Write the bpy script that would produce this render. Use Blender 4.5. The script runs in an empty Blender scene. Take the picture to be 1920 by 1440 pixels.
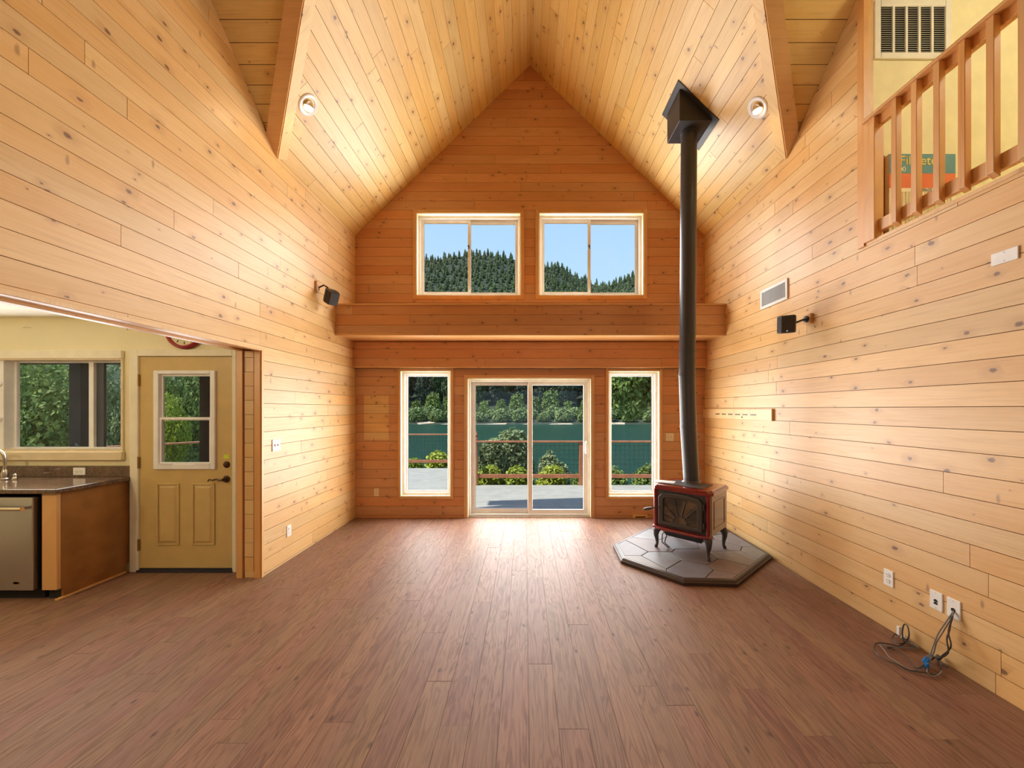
import bpy, math, random
from mathutils import Matrix, Vector, Euler
random.seed(11)
S = bpy.context.scene
COL = S.collection
R = math.radians

# ------------------------------------------------------------------ camera
EYE, FPX, CX, CY = 1.61, 700.0, 985.0, 767.0
cam = bpy.data.cameras.new('camera'); cam.sensor_width = 36; cam.lens = FPX / 1920 * 36
cam.shift_x = -(CX - 960) / 1920; cam.shift_y = (CY - 720) / 1920
cam.clip_start = .05; cam.clip_end = 3000
camo = bpy.data.objects.new('camera', cam); COL.objects.link(camo)
camo.location = (0, 0, EYE); camo.rotation_euler = (R(90), 0, 0)
S.camera = camo
# ------------------------------------------------------------------ sky, sun, daylight, exposure
w = bpy.data.worlds.new('sky'); S.world = w; w.use_nodes = True
nt = w.node_tree; nt.nodes.clear()
wo = nt.nodes.new('ShaderNodeOutputWorld'); bg = nt.nodes.new('ShaderNodeBackground')
tc = nt.nodes.new('ShaderNodeTexCoord'); sx = nt.nodes.new('ShaderNodeSeparateXYZ'); rp = nt.nodes.new('ShaderNodeValToRGB')
rp.color_ramp.elements[0].position = 0; rp.color_ramp.elements[0].color = (.64, .87, 1, 1)
rp.color_ramp.elements[1].position = .9; rp.color_ramp.elements[1].color = (.20, .47, .95, 1)
nt.links.new(tc.outputs['Generated'], sx.inputs[0]); nt.links.new(sx.outputs['Z'], rp.inputs[0])
nt.links.new(rp.outputs[0], bg.inputs[0]); bg.inputs[1].default_value = 1.0
nt.links.new(bg.outputs[0], wo.inputs[0])

def lamp(name, kind, loc, rot, energy, color=(1, 1, 1), **kw):
    l = bpy.data.lights.new(name, kind); l.energy = energy; l.color = color
    for k, v in kw.items(): setattr(l, k, v)
    o = bpy.data.objects.new(name, l); COL.objects.link(o); o.location = loc; o.rotation_euler = rot
    return o
lamp('sun', 'SUN', (0, -20, 40), (R(11), R(-30), 0), 6.2, (1, .95, .86), angle=R(.6))
DAY = (1.0, .985, .96)
def daylight(name, x0, x1, z0, z1, y, L, sgn=-1, color=DAY):      # soft daylight coming in through one glazed opening
    lamp(name, 'AREA', ((x0 + x1) / 2, y, (z0 + z1) / 2), (R(90 * sgn), 0, 0), L * math.pi * (x1 - x0) * (z1 - z0), color,
         shape='RECTANGLE', size=x1 - x0, size_y=z1 - z0)
LF = 10.6
daylight('daylight_slider', -.76, .90, .10, 1.97, 5.625, LF)
daylight('daylight_side_lite', -1.77, -1.15, .39, 2.11, 5.645, LF)
daylight('daylight_side_lite', 1.28, 1.90, .39, 2.11, 5.645, LF)
daylight('daylight_upper_window', -1.50, -.16, 3.37, 4.40, 5.625, LF)
daylight('daylight_upper_window', .30, 1.65, 3.37, 4.40, 5.625, LF)
daylight('daylight_kitchen_window', -5.80, -4.0, 1.24, 2.06, 3.69, 6.0)
daylight('daylight_kitchen_door', -3.56, -3.09, 1.12, 1.93, 3.66, 5.)
daylight('rear_fill_light', -1.9, 2.0, .9, 2.3, -3.1, .35, +1)  # added fill from behind the viewer, at an unseen made-up window
S.view_settings.view_transform = 'Standard'; S.view_settings.look = 'None'
S.view_settings.gamma = 1; S.view_settings.use_curve_mapping = False
S.view_settings.exposure = 0.12
try:
    S.cycles.diffuse_bounces = 7; S.cycles.max_bounces = 14; S.cycles.transparent_max_bounces = 16
except Exception: pass

# ------------------------------------------------------------------ materials
MATS = {}
class NT:
    def __init__(s, name):
        s.m = bpy.data.materials.new(name); s.m.use_nodes = True; s.t = s.m.node_tree; s.t.nodes.clear()
        s.out = s.n('ShaderNodeOutputMaterial'); s.b = s.n('ShaderNodeBsdfPrincipled')
        s.t.links.new(s.b.outputs[0], s.out.inputs[0]); MATS[name] = s.m
    def n(s, ty, ins=None, **kw):
        d = s.t.nodes.new(ty)
        for k, v in kw.items(): setattr(d, k, v)
        for k, v in (ins or {}).items(): s.set(d.inputs[k], v)
        return d
    def set(s, sock, v):
        if isinstance(v, bpy.types.NodeSocket): s.t.links.new(v, sock)
        else: sock.default_value = v
    def math(s, op, a, b=None, c=None, clamp=False):
        d = s.n('ShaderNodeMath', operation=op, use_clamp=clamp); s.set(d.inputs[0], a)
        if b is not None: s.set(d.inputs[1], b)
        if c is not None: s.set(d.inputs[2], c)
        return d.outputs[0]
    def mix(s, f, a, b, mode='MIX'):
        d = s.n('ShaderNodeMix', data_type='RGBA', blend_type=mode); s.set(d.inputs[0], f); s.set(d.inputs[6], a); s.set(d.inputs[7], b)
        return d.outputs[2]
    def rng(s, v, a, b, c=0., d=1.):
        m = s.n('ShaderNodeMapRange', interpolation_type='SMOOTHSTEP'); s.set(m.inputs[0], v)
        for i, q in enumerate((a, b, c, d)): s.set(m.inputs[1 + i], q)
        return m.outputs[0]
    def vmul(s, v, k):
        d = s.n('ShaderNodeVectorMath', operation='MULTIPLY'); s.set(d.inputs[0], v); d.inputs[1].default_value = k; return d.outputs[0]
    def noise(s, v, scale=1, detail=3, rough=.5, dist=0):
        d = s.n('ShaderNodeTexNoise', {'Vector': v, 'Scale': scale, 'Detail': detail, 'Roughness': rough, 'Distortion': dist}); return d.outputs[0]
    def local(s):
        t = s.n('ShaderNodeTexCoord'); oi = s.n('ShaderNodeObjectInfo')
        off = s.n('ShaderNodeCombineXYZ', {0: s.math('MULTIPLY', oi.outputs['Random'], 61.7), 1: s.math('MULTIPLY', oi.outputs['Random'], 37.3), 2: s.math('MULTIPLY', oi.outputs['Random'], 17.1)})
        a = s.n('ShaderNodeVectorMath', operation='ADD'); s.t.links.new(t.outputs['Object'], a.inputs[0]); s.t.links.new(off.outputs[0], a.inputs[1])
        return a.outputs[0], oi.outputs['Random']
def c4(c): return (c[0], c[1], c[2], 1)
def mat(name, color, rough=.5, metal=0., spec=.5, vary=0., scale=8, bump=0., coat=0.):
    g = NT(name); g.b.inputs['Roughness'].default_value = rough; g.b.inputs['Metallic'].default_value = metal
    g.b.inputs['Specular IOR Level'].default_value = spec; g.b.inputs['Coat Weight'].default_value = coat
    p, r = g.local(); n = g.noise(p, scale, 4)
    k = max(vary, .04)
    g.set(g.b.inputs['Base Color'], g.mix(g.rng(n, .3, .7), c4([x * (1 - k) for x in color]), c4([min(1, x * (1 + k)) for x in color])))
    if bump:
        b = g.n('ShaderNodeBump', {'Strength': bump, 'Distance': .01, 'Height': n}); g.set(g.b.inputs['Normal'], b.outputs[0])
    return g.m
def emis(name, color, strength):
    g = NT(name); g.b.inputs['Base Color'].default_value = c4(color); g.b.inputs['Emission Color'].default_value = c4(color); g.b.inputs['Emission Strength'].default_value = strength
    return g.m
def pine(name, light, dark, knots=1., rough=.42, patch=None):
    g = NT(name); p, rnd = g.local()
    # cathedral grain: contour lines of a stretched noise, bent around the knots
    pv = g.vmul(p, (4.6, 6.9, 1)); vo = g.n('ShaderNodeTexVoronoi', {'Vector': pv, 'Scale': 1.0, 'Randomness': 1.}, voronoi_dimensions='2D')
    d = vo.outputs['Distance']; cs = g.n('ShaderNodeSeparateColor', {0: vo.outputs['Color']})
    size = g.math('MULTIPLY', g.math('POWER', g.rng(cs.outputs[0], .25, 1.1), 1.6), .125 * knots)
    wob = g.math('MULTIPLY', g.math('SUBTRACT', g.noise(g.vmul(p, (40, 70, 1)), 1, 3), .5), .12)
    dd = g.math('ADD', d, wob)
    core = g.math('SUBTRACT', 1, g.rng(dd, g.math('MULTIPLY', size, .45), g.math('ADD', size, .004)))
    core = g.math('MULTIPLY', core, g.math('GREATER_THAN', size, .012))
    halo = g.math('SUBTRACT', 1, g.rng(dd, size, g.math('MULTIPLY', size, 4.2)))
    halo = g.math('MULTIPLY', halo, g.math('GREATER_THAN', size, .012))
    big = g.noise(g.vmul(p, (.8, 7, 1)), 1, 2, .5, .3)
    ring = g.math('SINE', g.math('ADD', g.math('MULTIPLY', big, 46), g.math('MULTIPLY', halo, 5)))
    fine = g.noise(g.vmul(p, (3.5, 110, 1)), 1, 3, .6)
    gr = g.math('ADD', g.math('MULTIPLY', g.rng(ring, -.2, 1), .35), g.math('MULTIPLY', g.rng(fine, .35, .75), .45))
    patchy = g.noise(g.vmul(p, (1.1, 5, 1)), 1, 2)
    f = g.math('ADD', g.math('MULTIPLY', gr, .5), g.math('MULTIPLY', g.rng(patchy, .3, .75), .45), clamp=True)
    col = g.mix(f, c4(light), c4(dark))
    tone = g.n('ShaderNodeHueSaturation', {'Hue': g.math('MULTIPLY_ADD', rnd, .010, .495), 'Saturation': g.math('MULTIPLY_ADD', rnd, -.12, 1.04),
               'Value': g.math('MULTIPLY_ADD', g.math('FRACT', g.math('MULTIPLY', rnd, 7.13)), .15, .92), 'Fac': 1., 'Color': col}).outputs[0]
    if patch:      # the unfaded rectangle where a picture used to hang
        ge = g.n('ShaderNodeNewGeometry'); sp = g.n('ShaderNodeSeparateXYZ', {0: ge.outputs['Position']})
        x0, x1, z0, z1 = patch
        def band(v, a, b): return g.math('MULTIPLY', g.rng(v, a - .006, a + .006), g.math('SUBTRACT', 1, g.rng(v, b - .006, b + .006)))
        mk = g.math('MULTIPLY', band(sp.outputs[0], x0, x1), band(sp.outputs[2], z0, z1))
        tone = g.mix(g.math('MULTIPLY', mk, .8), tone, g.mix(1, tone, (1.25, 1.75, 1.7, 1), 'MULTIPLY'))
    col = g.mix(g.math('MULTIPLY', halo, .28), tone, c4((.40, .18, .06)))
    col = g.mix(g.math('MULTIPLY', core, .84), col, c4((.13, .052, .022)))
    v2 = g.n('ShaderNodeTexVoronoi', {'Vector': g.vmul(p, (4.2, 1.5, 1)), 'Scale': 1.0, 'Randomness': 1.}, voronoi_dimensions='2D')
    c2_ = g.n('ShaderNodeSeparateColor', {0: v2.outputs['Color']}); d2_ = g.math('ADD', v2.outputs['Distance'], g.math('MULTIPLY', g.math('SUBTRACT', g.noise(g.vmul(p, (45, 25, 1)), 1, 2), .5), .05))
    spike = g.math('MULTIPLY', g.math('SUBTRACT', 1, g.rng(d2_, .012, .060)), g.math('GREATER_THAN', c2_.outputs[1], .55))
    col = g.mix(g.math('MULTIPLY', spike, .55 * knots), col, c4((.17, .075, .03)))
    col = g.mix(g.rng(g.noise(g.vmul(p, (2.2, 60, 1)), 1, 4, .7), .50, .75, 0, .32), col, c4((.36, .17, .06)))
    g.set(g.b.inputs['Base Color'], col)
    g.set(g.b.inputs['Roughness'], g.math('MULTIPLY_ADD', fine, .12, rough - .05))
    g.b.inputs['Specular IOR Level'].default_value = .75
    bm = g.n('ShaderNodeBump', {'Strength': .12, 'Distance': .004, 'Height': gr}); g.set(g.b.inputs['Normal'], bm.outputs[0])
    return g.m
PL, PD = (.75, .475, .19), (.65, .355, .10)
pine('pine', PL, PD)
pine('pine_far_shaded', (.64, .295, .105), (.54, .22, .062), patch=(-2.39, -2.026, 1.156, 1.812))  # aged pine, with the backlit shade of these faces put into its colour
pine('pine_trim', (.72, .38, .12), (.60, .27, .07), knots=.55, rough=.4)
pine('pine_ceiling', (.77, .52, .175), (.67, .40, .10), rough=.4)
mat('groove', (.20, .095, .035), .8)
mat('oak_panel', (.30, .13, .035), .35, vary=.15, scale=6)
def floor_mat():
    g = NT('vinyl_plank'); p, rnd = g.local()
    big = g.noise(g.vmul(p, (1.2, 9, 1)), 1, 3, .55, .5)
    ring = g.math('SINE', g.math('MULTIPLY', big, 60)); fine = g.noise(g.vmul(p, (5, 190, 1)), 1, 4, .65)
    gr = g.math('ADD', g.math('MULTIPLY', g.rng(ring, -.4, 1), .38), g.math('MULTIPLY', g.rng(fine, .32, .72), .62))
    col = g.mix(gr, (.315, .170, .102, 1), (.145, .070, .042, 1))
    patchy = g.noise(g.vmul(p, (.9, 6, 1)), 1, 2)
    col = g.mix(g.rng(patchy, .42, .72, 0, .55), col, (.235, .14, .096, 1))
    vo = g.n('ShaderNodeTexVoronoi', {'Vector': g.vmul(p, (2.4, 5, 1)), 'Scale': 1.}, voronoi_dimensions='2D')
    fc_ = g.n('ShaderNodeSeparateColor', {0: vo.outputs['Color']}); kn = g.math('MULTIPLY', g.math('SUBTRACT', 1, g.rng(vo.outputs['Distance'], .015, .07)), g.math('GREATER_THAN', fc_.outputs[0], .6)); col = g.mix(g.math('MULTIPLY', kn, .7), col, (.05, .025, .017, 1))
    col = g.n('ShaderNodeHueSaturation', {'Hue': g.math('MULTIPLY_ADD', rnd, .02, .49), 'Saturation': 1., 'Value': g.math('MULTIPLY_ADD', g.math('FRACT', g.math('MULTIPLY', rnd, 5.3)), .20, .90), 'Fac': 1., 'Color': col}).outputs[0]
    g.set(g.b.inputs['Base Color'], col); g.set(g.b.inputs['Roughness'], g.math('MULTIPLY_ADD', gr, .08, .48))
    g.b.inputs['Specular IOR Level'].default_value = .36
    bm = g.n('ShaderNodeBump', {'Strength': .25, 'Distance': .003, 'Height': gr}); g.set(g.b.inputs['Normal'], bm.outputs[0])
floor_mat()
mat('vinyl_white', (.86, .85, .82), .4); mat('jamb_white', (.74, .62, .40), .5); mat('plate_white', (.86, .85, .81), .35)
mat('plate_cream', (.78, .66, .45), .4)
mat('cream_paint', (.82, .74, .47), .6, scale=1.5); mat('loft_paint', (.84, .78, .52), .6); mat('ceiling_paint', (.86, .83, .72), .7)
mat('door_paint', (.60, .43, .165), .42); mat('casing_paint', (.84, .78, .58), .45)
mat('black_metal', (.035, .035, .04), .42, spec=.4); mat('pipe_black', (.05, .052, .06), .38, .0, .5); mat('dark_slot', (.01, .01, .01), .8)
mat('speaker_black', (.02, .02, .022), .5); mat('grille_dark', (.055, .05, .047), .7, vary=.3, scale=200)
mat('red_enamel', (.20, .006, .010), .16, spec=.6, coat=.6); mat('cast_iron', (.05, .048, .048), .5, .2, vary=.2, scale=30, bump=.1)
mat('iron_leg', (.075, .068, .066), .38, .4); mat('stove_side', (.13, .05, .045), .2, .2, .5, coat=.3)
mat('bronze', (.10, .06, .035), .32, .85); mat('brass_hinge', (.35, .22, .09), .4, .7); mat('nickel', (.55, .50, .42), .26, 1.)
mat('steel', (.50, .51, .54), .34, 1., vary=.05, scale=3); mat('chrome', (.8, .72, .62), .12, 1.)
mat('edging_dark', (.045, .026, .02), .42); mat('paper', (.82, .83, .86), .7); mat('red_rim', (.35, .025, .03), .35)
mat('clock_face', (.80, .72, .45), .5); mat('sticker_green', (.62, .75, .05), .6); mat('cable_dark', (.055, .045, .035), .45); mat('cable_grey', (.22, .21, .20), .45)
mat('blue_plastic', (.02, .22, .62), .4); mat('vent_white', (.82, .81, .76), .45); mat('vent_grey', (.46, .46, .45), .6)
mat('deck_grey', (.33, .33, .295), .7, vary=.08, scale=5); mat('rail_wood', (.42, .16, .075), .6, vary=.15, scale=9); mat('post_brown', (.035, .016, .010), .6, vary=.2)
mat('wire', (.07, .07, .065), .5, .6); mat('bark', (.10, .075, .05), .9, vary=.3); mat('shore', (.42, .34, .24), .9, vary=.2, scale=.4)
mat('soil', (.06, .075, .03), .9, vary=.4, scale=.6); mat('undergrowth', (.022, .035, .018), .95, vary=.5, scale=.5); mat('roof_shell', (.12, .10, .09), .9); mat('screen_dark', (.07, .075, .10), .6)
mat('box_teal', (.10, .27, .33), .5); mat('box_orange', (.72, .16, .045), .5); mat('box_yellow', (.85, .62, .08), .5); mat('box_white', (.85, .82, .68), .6); mat('box_red', (.28, .035, .02), .5)
mat('pleat', (.80, .74, .55), .8)
emis('lamp_lens', (1, .93, .78), 3.)
def stone_mat():
    g = NT('slate'); p, rnd = g.local(); n1 = g.noise(p, 5, 5, .6, .6); n2 = g.noise(p, 28, 4)
    hue = g.n('ShaderNodeValToRGB', {0: rnd}); cr = hue.color_ramp
    cr.elements[0].color = (.20, .205, .225, 1); cr.elements[1].color = (.25, .235, .235, 1)
    for q, c in ((.3, (.24, .25, .265, 1)), (.55, (.17, .165, .185, 1)), (.72, (.21, .135, .115, 1)), (.85, (.19, .19, .165, 1))): e = cr.elements.new(q); e.color = c
    col = g.mix(g.rng(n1, .45, .75), hue.outputs[0], g.mix(.5, hue.outputs[0], (.14, .105, .12, 1)))
    g.set(g.b.inputs['Base Color'], col); g.b.inputs['Roughness'].default_value = .5
    bm = g.n('ShaderNodeBump', {'Strength': .35, 'Distance': .008, 'Height': g.math('ADD', n1, g.math('MULTIPLY', n2, .3))}); g.set(g.b.inputs['Normal'], bm.outputs[0])
stone_mat(); mat('grout', (.045, .042, .042), .9)
def granite():
    g = NT('granite'); p, rnd = g.local(); n1 = g.noise(p, 110, 5, .7); n2 = g.noise(p, 9, 4, .6, 1.5)
    col = g.mix(g.rng(n1, .4, .62), (.05, .03, .02, 1), (.20, .125, .075, 1)); col = g.mix(g.rng(n2, .5, .66, 0, .6), col, (.22, .11, .06, 1))
    g.set(g.b.inputs['Base Color'], col); g.b.inputs['Roughness'].default_value = .12
granite()
def glass(name, tint=(1, 1, 1), refl=1.):
    g = NT(name); tr = g.n('ShaderNodeBsdfTransparent', {0: c4(tint)}); gl = g.n('ShaderNodeBsdfGlossy', {'Roughness': .02})
    fr = g.n('ShaderNodeFresnel', {'IOR': 1.4}); mx = g.n('ShaderNodeMixShader', {0: g.math('MULTIPLY', g.math('MULTIPLY', fr.outputs[0], .8 * refl, clamp=True), g.math('SUBTRACT', 1, g.n('ShaderNodeNewGeometry').outputs['Backfacing'])), 1: tr.outputs[0], 2: gl.outputs[0]})
    g.t.links.new(mx.outputs[0], g.out.inputs[0])
glass('glass')
def stove_glass():
    g = NT('stove_glass'); p, r = g.local(); n = g.noise(p, 7, 3)
    g.set(g.b.inputs['Base Color'], g.mix(g.rng(n, .35, .7), (.05, .045, .042, 1), (.16, .11, .07, 1))); g.b.inputs['Roughness'].default_value = .12
stove_glass()
def water():
    g = NT('water'); t = g.n('ShaderNodeTexCoord'); n = g.noise(g.vmul(t.outputs['Object'], (1.1, .55, 1)), 1.2, 4, .6); n2 = g.noise(t.outputs['Object'], .03, 2)
    g.set(g.b.inputs['Base Color'], g.mix(n2, (.006, .036, .025, 1), (.012, .052, .034, 1))); g.b.inputs['Roughness'].default_value = .3; g.b.inputs['Specular IOR Level'].default_value = .12
    bm = g.n('ShaderNodeBump', {'Strength': 1., 'Distance': .35, 'Height': n}); g.set(g.b.inputs['Normal'], bm.outputs[0])
water()
def leafmat(name, a, b, trans=.25):
    g = NT(name); ge = g.n('ShaderNodeNewGeometry'); oi = g.n('ShaderNodeObjectInfo')
    n = g.noise(ge.outputs['Position'], .9, 3)
    f = g.math('ADD', g.math('MULTIPLY', ge.outputs['Random Per Island'], .6), g.math('MULTIPLY', oi.outputs['Random'], .4))
    col = g.mix(f, c4(a), c4(b)); g.set(g.b.inputs['Base Color'], col); g.b.inputs['Roughness'].default_value = .55; g.b.inputs['Specular IOR Level'].default_value = .25
    tl = g.n('ShaderNodeBsdfTranslucent', {0: col}); mx = g.n('ShaderNodeMixShader', {0: trans, 1: g.b.outputs[0], 2: tl.outputs[0]}); g.t.links.new(mx.outputs[0], g.out.inputs[0])
leafmat('leaf_pale', (.13, .21, .08), (.42, .48, .26)); leafmat('leaf_lime', (.16, .26, .02), (.50, .55, .07)); leafmat('leaf_mid', (.03, .08, .015), (.38, .50, .13), .3)
leafmat('leaf_dark', (.035, .07, .03), (.11, .17, .06)); leafmat('conifer', (.045, .085, .03), (.13, .18, .06), .2); leafmat('leaf_bank', (.13, .20, .06), (.30, .38, .15))
leafmat('leaf_navy', (.022, .04, .034), (.07, .105, .06), .15)

# ------------------------------------------------------------------ mesh helpers
class MB:
    def __init__(s): s.v = []; s.f = []
    def add(s, vs, fs):
        k = len(s.v); s.v += [tuple(q) for q in vs]; s.f += [tuple(i + k for i in f) for f in fs]; return s
    def box(s, x0, y0, z0, x1, y1, z1):
        return s.add([(x0, y0, z0), (x1, y0, z0), (x1, y1, z0), (x0, y1, z0), (x0, y0, z1), (x1, y0, z1), (x1, y1, z1), (x0, y1, z1)],
                     [(0, 3, 2, 1), (4, 5, 6, 7), (0, 1, 5, 4), (1, 2, 6, 5), (2, 3, 7, 6), (3, 0, 4, 7)])
    def prism(s, poly, z0, z1, back=True):
        n = len(poly); a = sum(poly[i][0] * poly[(i + 1) % n][1] - poly[(i + 1) % n][0] * poly[i][1] for i in range(n))
        if a < 0: poly = poly[::-1]
        vs = [(x, y, z0) for x, y in poly] + [(x, y, z1) for x, y in poly]
        fs = [tuple(range(n, 2 * n))] + [(i, (i + 1) % n, n + (i + 1) % n, n + i) for i in range(n)]
        if back: fs.append(tuple(range(n))[::-1])
        return s.add(vs, fs)
    def tube(s, pts, rad, n=10, caps=True):
        pts = [Vector(p) for p in pts]; m = len(pts)
        rad = rad if isinstance(rad, (list, tuple)) else [rad] * m
        vs = []; prev = None
        for i, p in enumerate(pts):
            t = (pts[min(i + 1, m - 1)] - pts[max(i - 1, 0)]).normalized()
            if prev is None:
                a = Vector((0, 0, 1)) if abs(t.z) < .9 else Vector((1, 0, 0)); u = t.cross(a).normalized()
            else: u = (prev - t * prev.dot(t)).normalized()
            prev = u; q = t.cross(u)
            vs += [p + (u * math.cos(2 * math.pi * k / n) + q * math.sin(2 * math.pi * k / n)) * rad[i] for k in range(n)]
        fs = [(i * n + k, i * n + (k + 1) % n, (i + 1) * n + (k + 1) % n, (i + 1) * n + k) for i in range(m - 1) for k in range(n)]
        if caps: fs += [tuple(range(n))[::-1], tuple((m - 1) * n + k for k in range(n))]
        return s.add(vs, fs)
    def lathe(s, prof, n=24, M=None):      # prof: (r, z) about local z
        vs = [(r * math.cos(2 * math.pi * k / n), r * math.sin(2 * math.pi * k / n), z) for r, z in prof for k in range(n)]
        if M: vs = [M @ Vector(v) for v in vs]
        m = len(prof); fs = [(i * n + k, i * n + (k + 1) % n, (i + 1) * n + (k + 1) % n, (i + 1) * n + k) for i in range(m - 1) for k in range(n)]
        fs += [tuple(range(n))[::-1], tuple((m - 1) * n + k for k in range(n))]
        return s.add(vs, fs)
    def build(s, name, material, parent=None, M=None, smooth=False, bevel=0, seg=2):
        me = bpy.data.meshes.new(name); me.from_pydata(s.v, [], s.f); me.update()
        if smooth:
            me.polygons.foreach_set('use_smooth', [True] * len(me.polygons))
            try: me.set_sharp_from_angle(angle=R(38))
            except Exception: pass
        return link(name, me, material, parent, M, bevel, seg)
def link(name, me, material, parent=None, M=None, bevel=0, seg=2):
    if material and not me.materials: me.materials.append(MATS[material])
    o = bpy.data.objects.new(name, me); COL.objects.link(o)
    if parent: o.parent = parent
    if M is not None: o.matrix_basis = M
    if bevel:
        b = o.modifiers.new('bevel', 'BEVEL'); b.width = bevel; b.segments = seg; b.limit_method = 'ANGLE'; b.angle_limit = R(40)
    return o
def tag(o, label, cat, group=None):
    o['label'] = label; o['category'] = cat
    if group: o['group'] = group
    return o
def thing(name, label, cat, loc=(0, 0, 0), rz=0, group=None):
    o = bpy.data.objects.new(name, None); COL.objects.link(o); o.empty_display_size = .1; o.location = loc; o.rotation_euler = (0, 0, rz)
    return tag(o, label, cat, group)
def struct(o, label=None, cat=None):
    o['kind'] = 'structure'
    if label: o['label'] = label
    if cat: o['category'] = cat
    return o
def clip(poly, nx, ny, c):      # keep nx*x+ny*y<=c
    out = []
    for i in range(len(poly)):
        p, q = poly[i], poly[(i + 1) % len(poly)]; dp = nx * p[0] + ny * p[1] - c; dq = nx * q[0] + ny * q[1] - c
        if dp <= 0: out.append(p)
        if dp * dq < 0:
            t = dp / (dp - dq); out.append((p[0] + t * (q[0] - p[0]), p[1] + t * (q[1] - p[1])))
    return out
def area(p): return .5 * sum(p[i][0] * p[(i + 1) % len(p)][1] - p[(i + 1) % len(p)][0] * p[i][1] for i in range(len(p))) if len(p) > 2 else 0
def ccw(p): return p if area(p) > 0 else p[::-1]
def clip_convex(poly, cv):
    cv = ccw(cv)
    for i in range(len(cv)):
        (ax, ay), (bx, by) = cv[i], cv[(i + 1) % len(cv)]; nx, ny = by - ay, ax - bx
        poly = clip(poly, nx, ny, nx * ax + ny * ay)
        if len(poly) < 3: return []
    return poly
def sub_rect(r, h):      # rectangle minus rectangle -> rectangles
    x0, y0, x1, y1 = r; a0, b0, a1, b1 = h
    if a1 <= x0 or a0 >= x1 or b1 <= y0 or b0 >= y1: return [r]
    o = []
    if a0 > x0: o.append((x0, y0, a0, y1))
    if a1 < x1: o.append((a1, y0, x1, y1))
    m0, m1 = max(x0, a0), min(x1, a1)
    if b0 > y0: o.append((m0, y0, m1, b0))
    if b1 < y1: o.append((m0, b1, m1, y1))
    return o
def rectpoly(r): return [(r[0], r[1]), (r[2], r[1]), (r[2], r[3]), (r[0], r[3])]
def frame(O, u, v):
    u = Vector(u).normalized(); v = Vector(v).normalized(); n = u.cross(v)
    M = Matrix(((u.x, v.x, n.x, O[0]), (u.y, v.y, n.y, O[1]), (u.z, v.z, n.z, O[2]), (0, 0, 0, 1))); return M
TH = .014
def boards(parent, M, pieces, material, row=.137, v0=0., holes=(), lmin=1.7, lmax=4.3, gap=.0042, name='plank', stagger=None, seed=1, skip=None, ends=None):
    rg = random.Random(seed)
    us = [p[0] for pc in pieces for p in pc]; vs = [p[1] for pc in pieces for p in pc]
    umin, umax, vmin, vmax = min(us), max(us), min(vs), max(vs)
    k = math.floor((vmin - v0) / row)
    while v0 + k * row < vmax - .004:
        a, b = v0 + k * row, v0 + (k + 1) * row
        if stagger: u = stagger(k); u -= math.ceil((u - umin) / lmax) * lmax
        else: u = umin - rg.uniform(0, lmax * .8)
        while u < umax:
            L = lmax if stagger else rg.uniform(lmin, lmax)
            rects = [(max(u, umin), a + gap / 2, min(u + L - gap * .7, umax), b - gap / 2)]
            for h in holes: rects = [q for r in rects for q in sub_rect(r, h)]
            polys = []
            for r in rects:
                if r[2] - r[0] < .004 or r[3] - r[1] < .004: continue
                for pc in pieces:
                    q = clip_convex(rectpoly(r), pc)
                    if len(q) > 2 and abs(area(q)) > 2e-4: polys.append(q)
            if skip and polys:
                polys = [q for q in polys if not skip(q)]
            if polys:
                ou = min(p[0] for q in polys for p in q); ov = a
                mb = MB()
                for q in polys: mb.prism([(x - ou, y - ov) for x, y in q], -TH, 0, back=False)
                mb.build(name, material, parent, M @ Matrix.Translation((ou, ov, rg.uniform(-.0012, .0))))
            u += L
        k += 1
def backing(name, M, pieces, thick, material='groove', holes=()):
    mb = MB()
    for pc in pieces:
        if holes:
            xs = [p[0] for p in pc]; ys = [p[1] for p in pc]; rects = [(min(xs), min(ys), max(xs), max(ys))]
            for h in holes: rects = [q for r in rects for q in sub_rect(r, h)]
            for r in rects:
                q = clip_convex(rectpoly(r), pc)
                if len(q) > 2: mb.prism(q, -TH - thick, -TH)
        else: mb.prism(list(pc), -TH - thick, -TH)
    o = mb.build(name, material, None, M); return struct(o)
def child(o, M): return o.matrix_basis.inverted() @ M

# ------------------------------------------------------------------ room shell
XL, XR, YF, YB, ZE = -2.52, 2.656, 5.53, -3.0, 4.18
PITCH = .975; XM = (XL + XR) / 2; HW = (XR - XL) / 2; ZR = ZE + HW * PITCH; SL = math.hypot(HW, HW * PITCH)
CP, SP = 1 / math.hypot(1, PITCH), PITCH / math.hypot(1, PITCH)
DY0, DYM, DYN, DM = 3.79, 2.2, .61, .90            # cross gables over the side walls
DZ = ZE + DM * (DY0 - DYM); DX = (DZ - ZE) / PITCH; SV = DX / CP
OPEN_Y0, OPEN_Y1, OPEN_Z = .7, 3.564, 2.17
I4 = Matrix.Identity(4)
# floor
fl = struct(MB().box(-6.5, YB, -.16, XR + .1, YF + .15, -TH).build('floor', 'groove'), 'brown wood-look plank floor running towards the windows', 'floor')
Mf = frame((0, 0, 0), (0, 1, 0), (-1, 0, 0))       # u=+Y, v=-X, n=+Z
boards(fl, Mf, [[(1.3, -XR), (YF + .02, -XR), (YF + .02, -XL), (1.3, -XL)], [(1.3, -XL), (3.72, -XL), (3.72, 6.4), (1.3, 6.4)]], 'vinyl_plank', row=.1505, v0=-.469 - .1505 * 20, lmax=1.22, gap=.0016,
       stagger=lambda k: 3.42 + .31 * ((k + 37) * 1) + (.17 if k % 5 == 2 else 0), seed=3)
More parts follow.
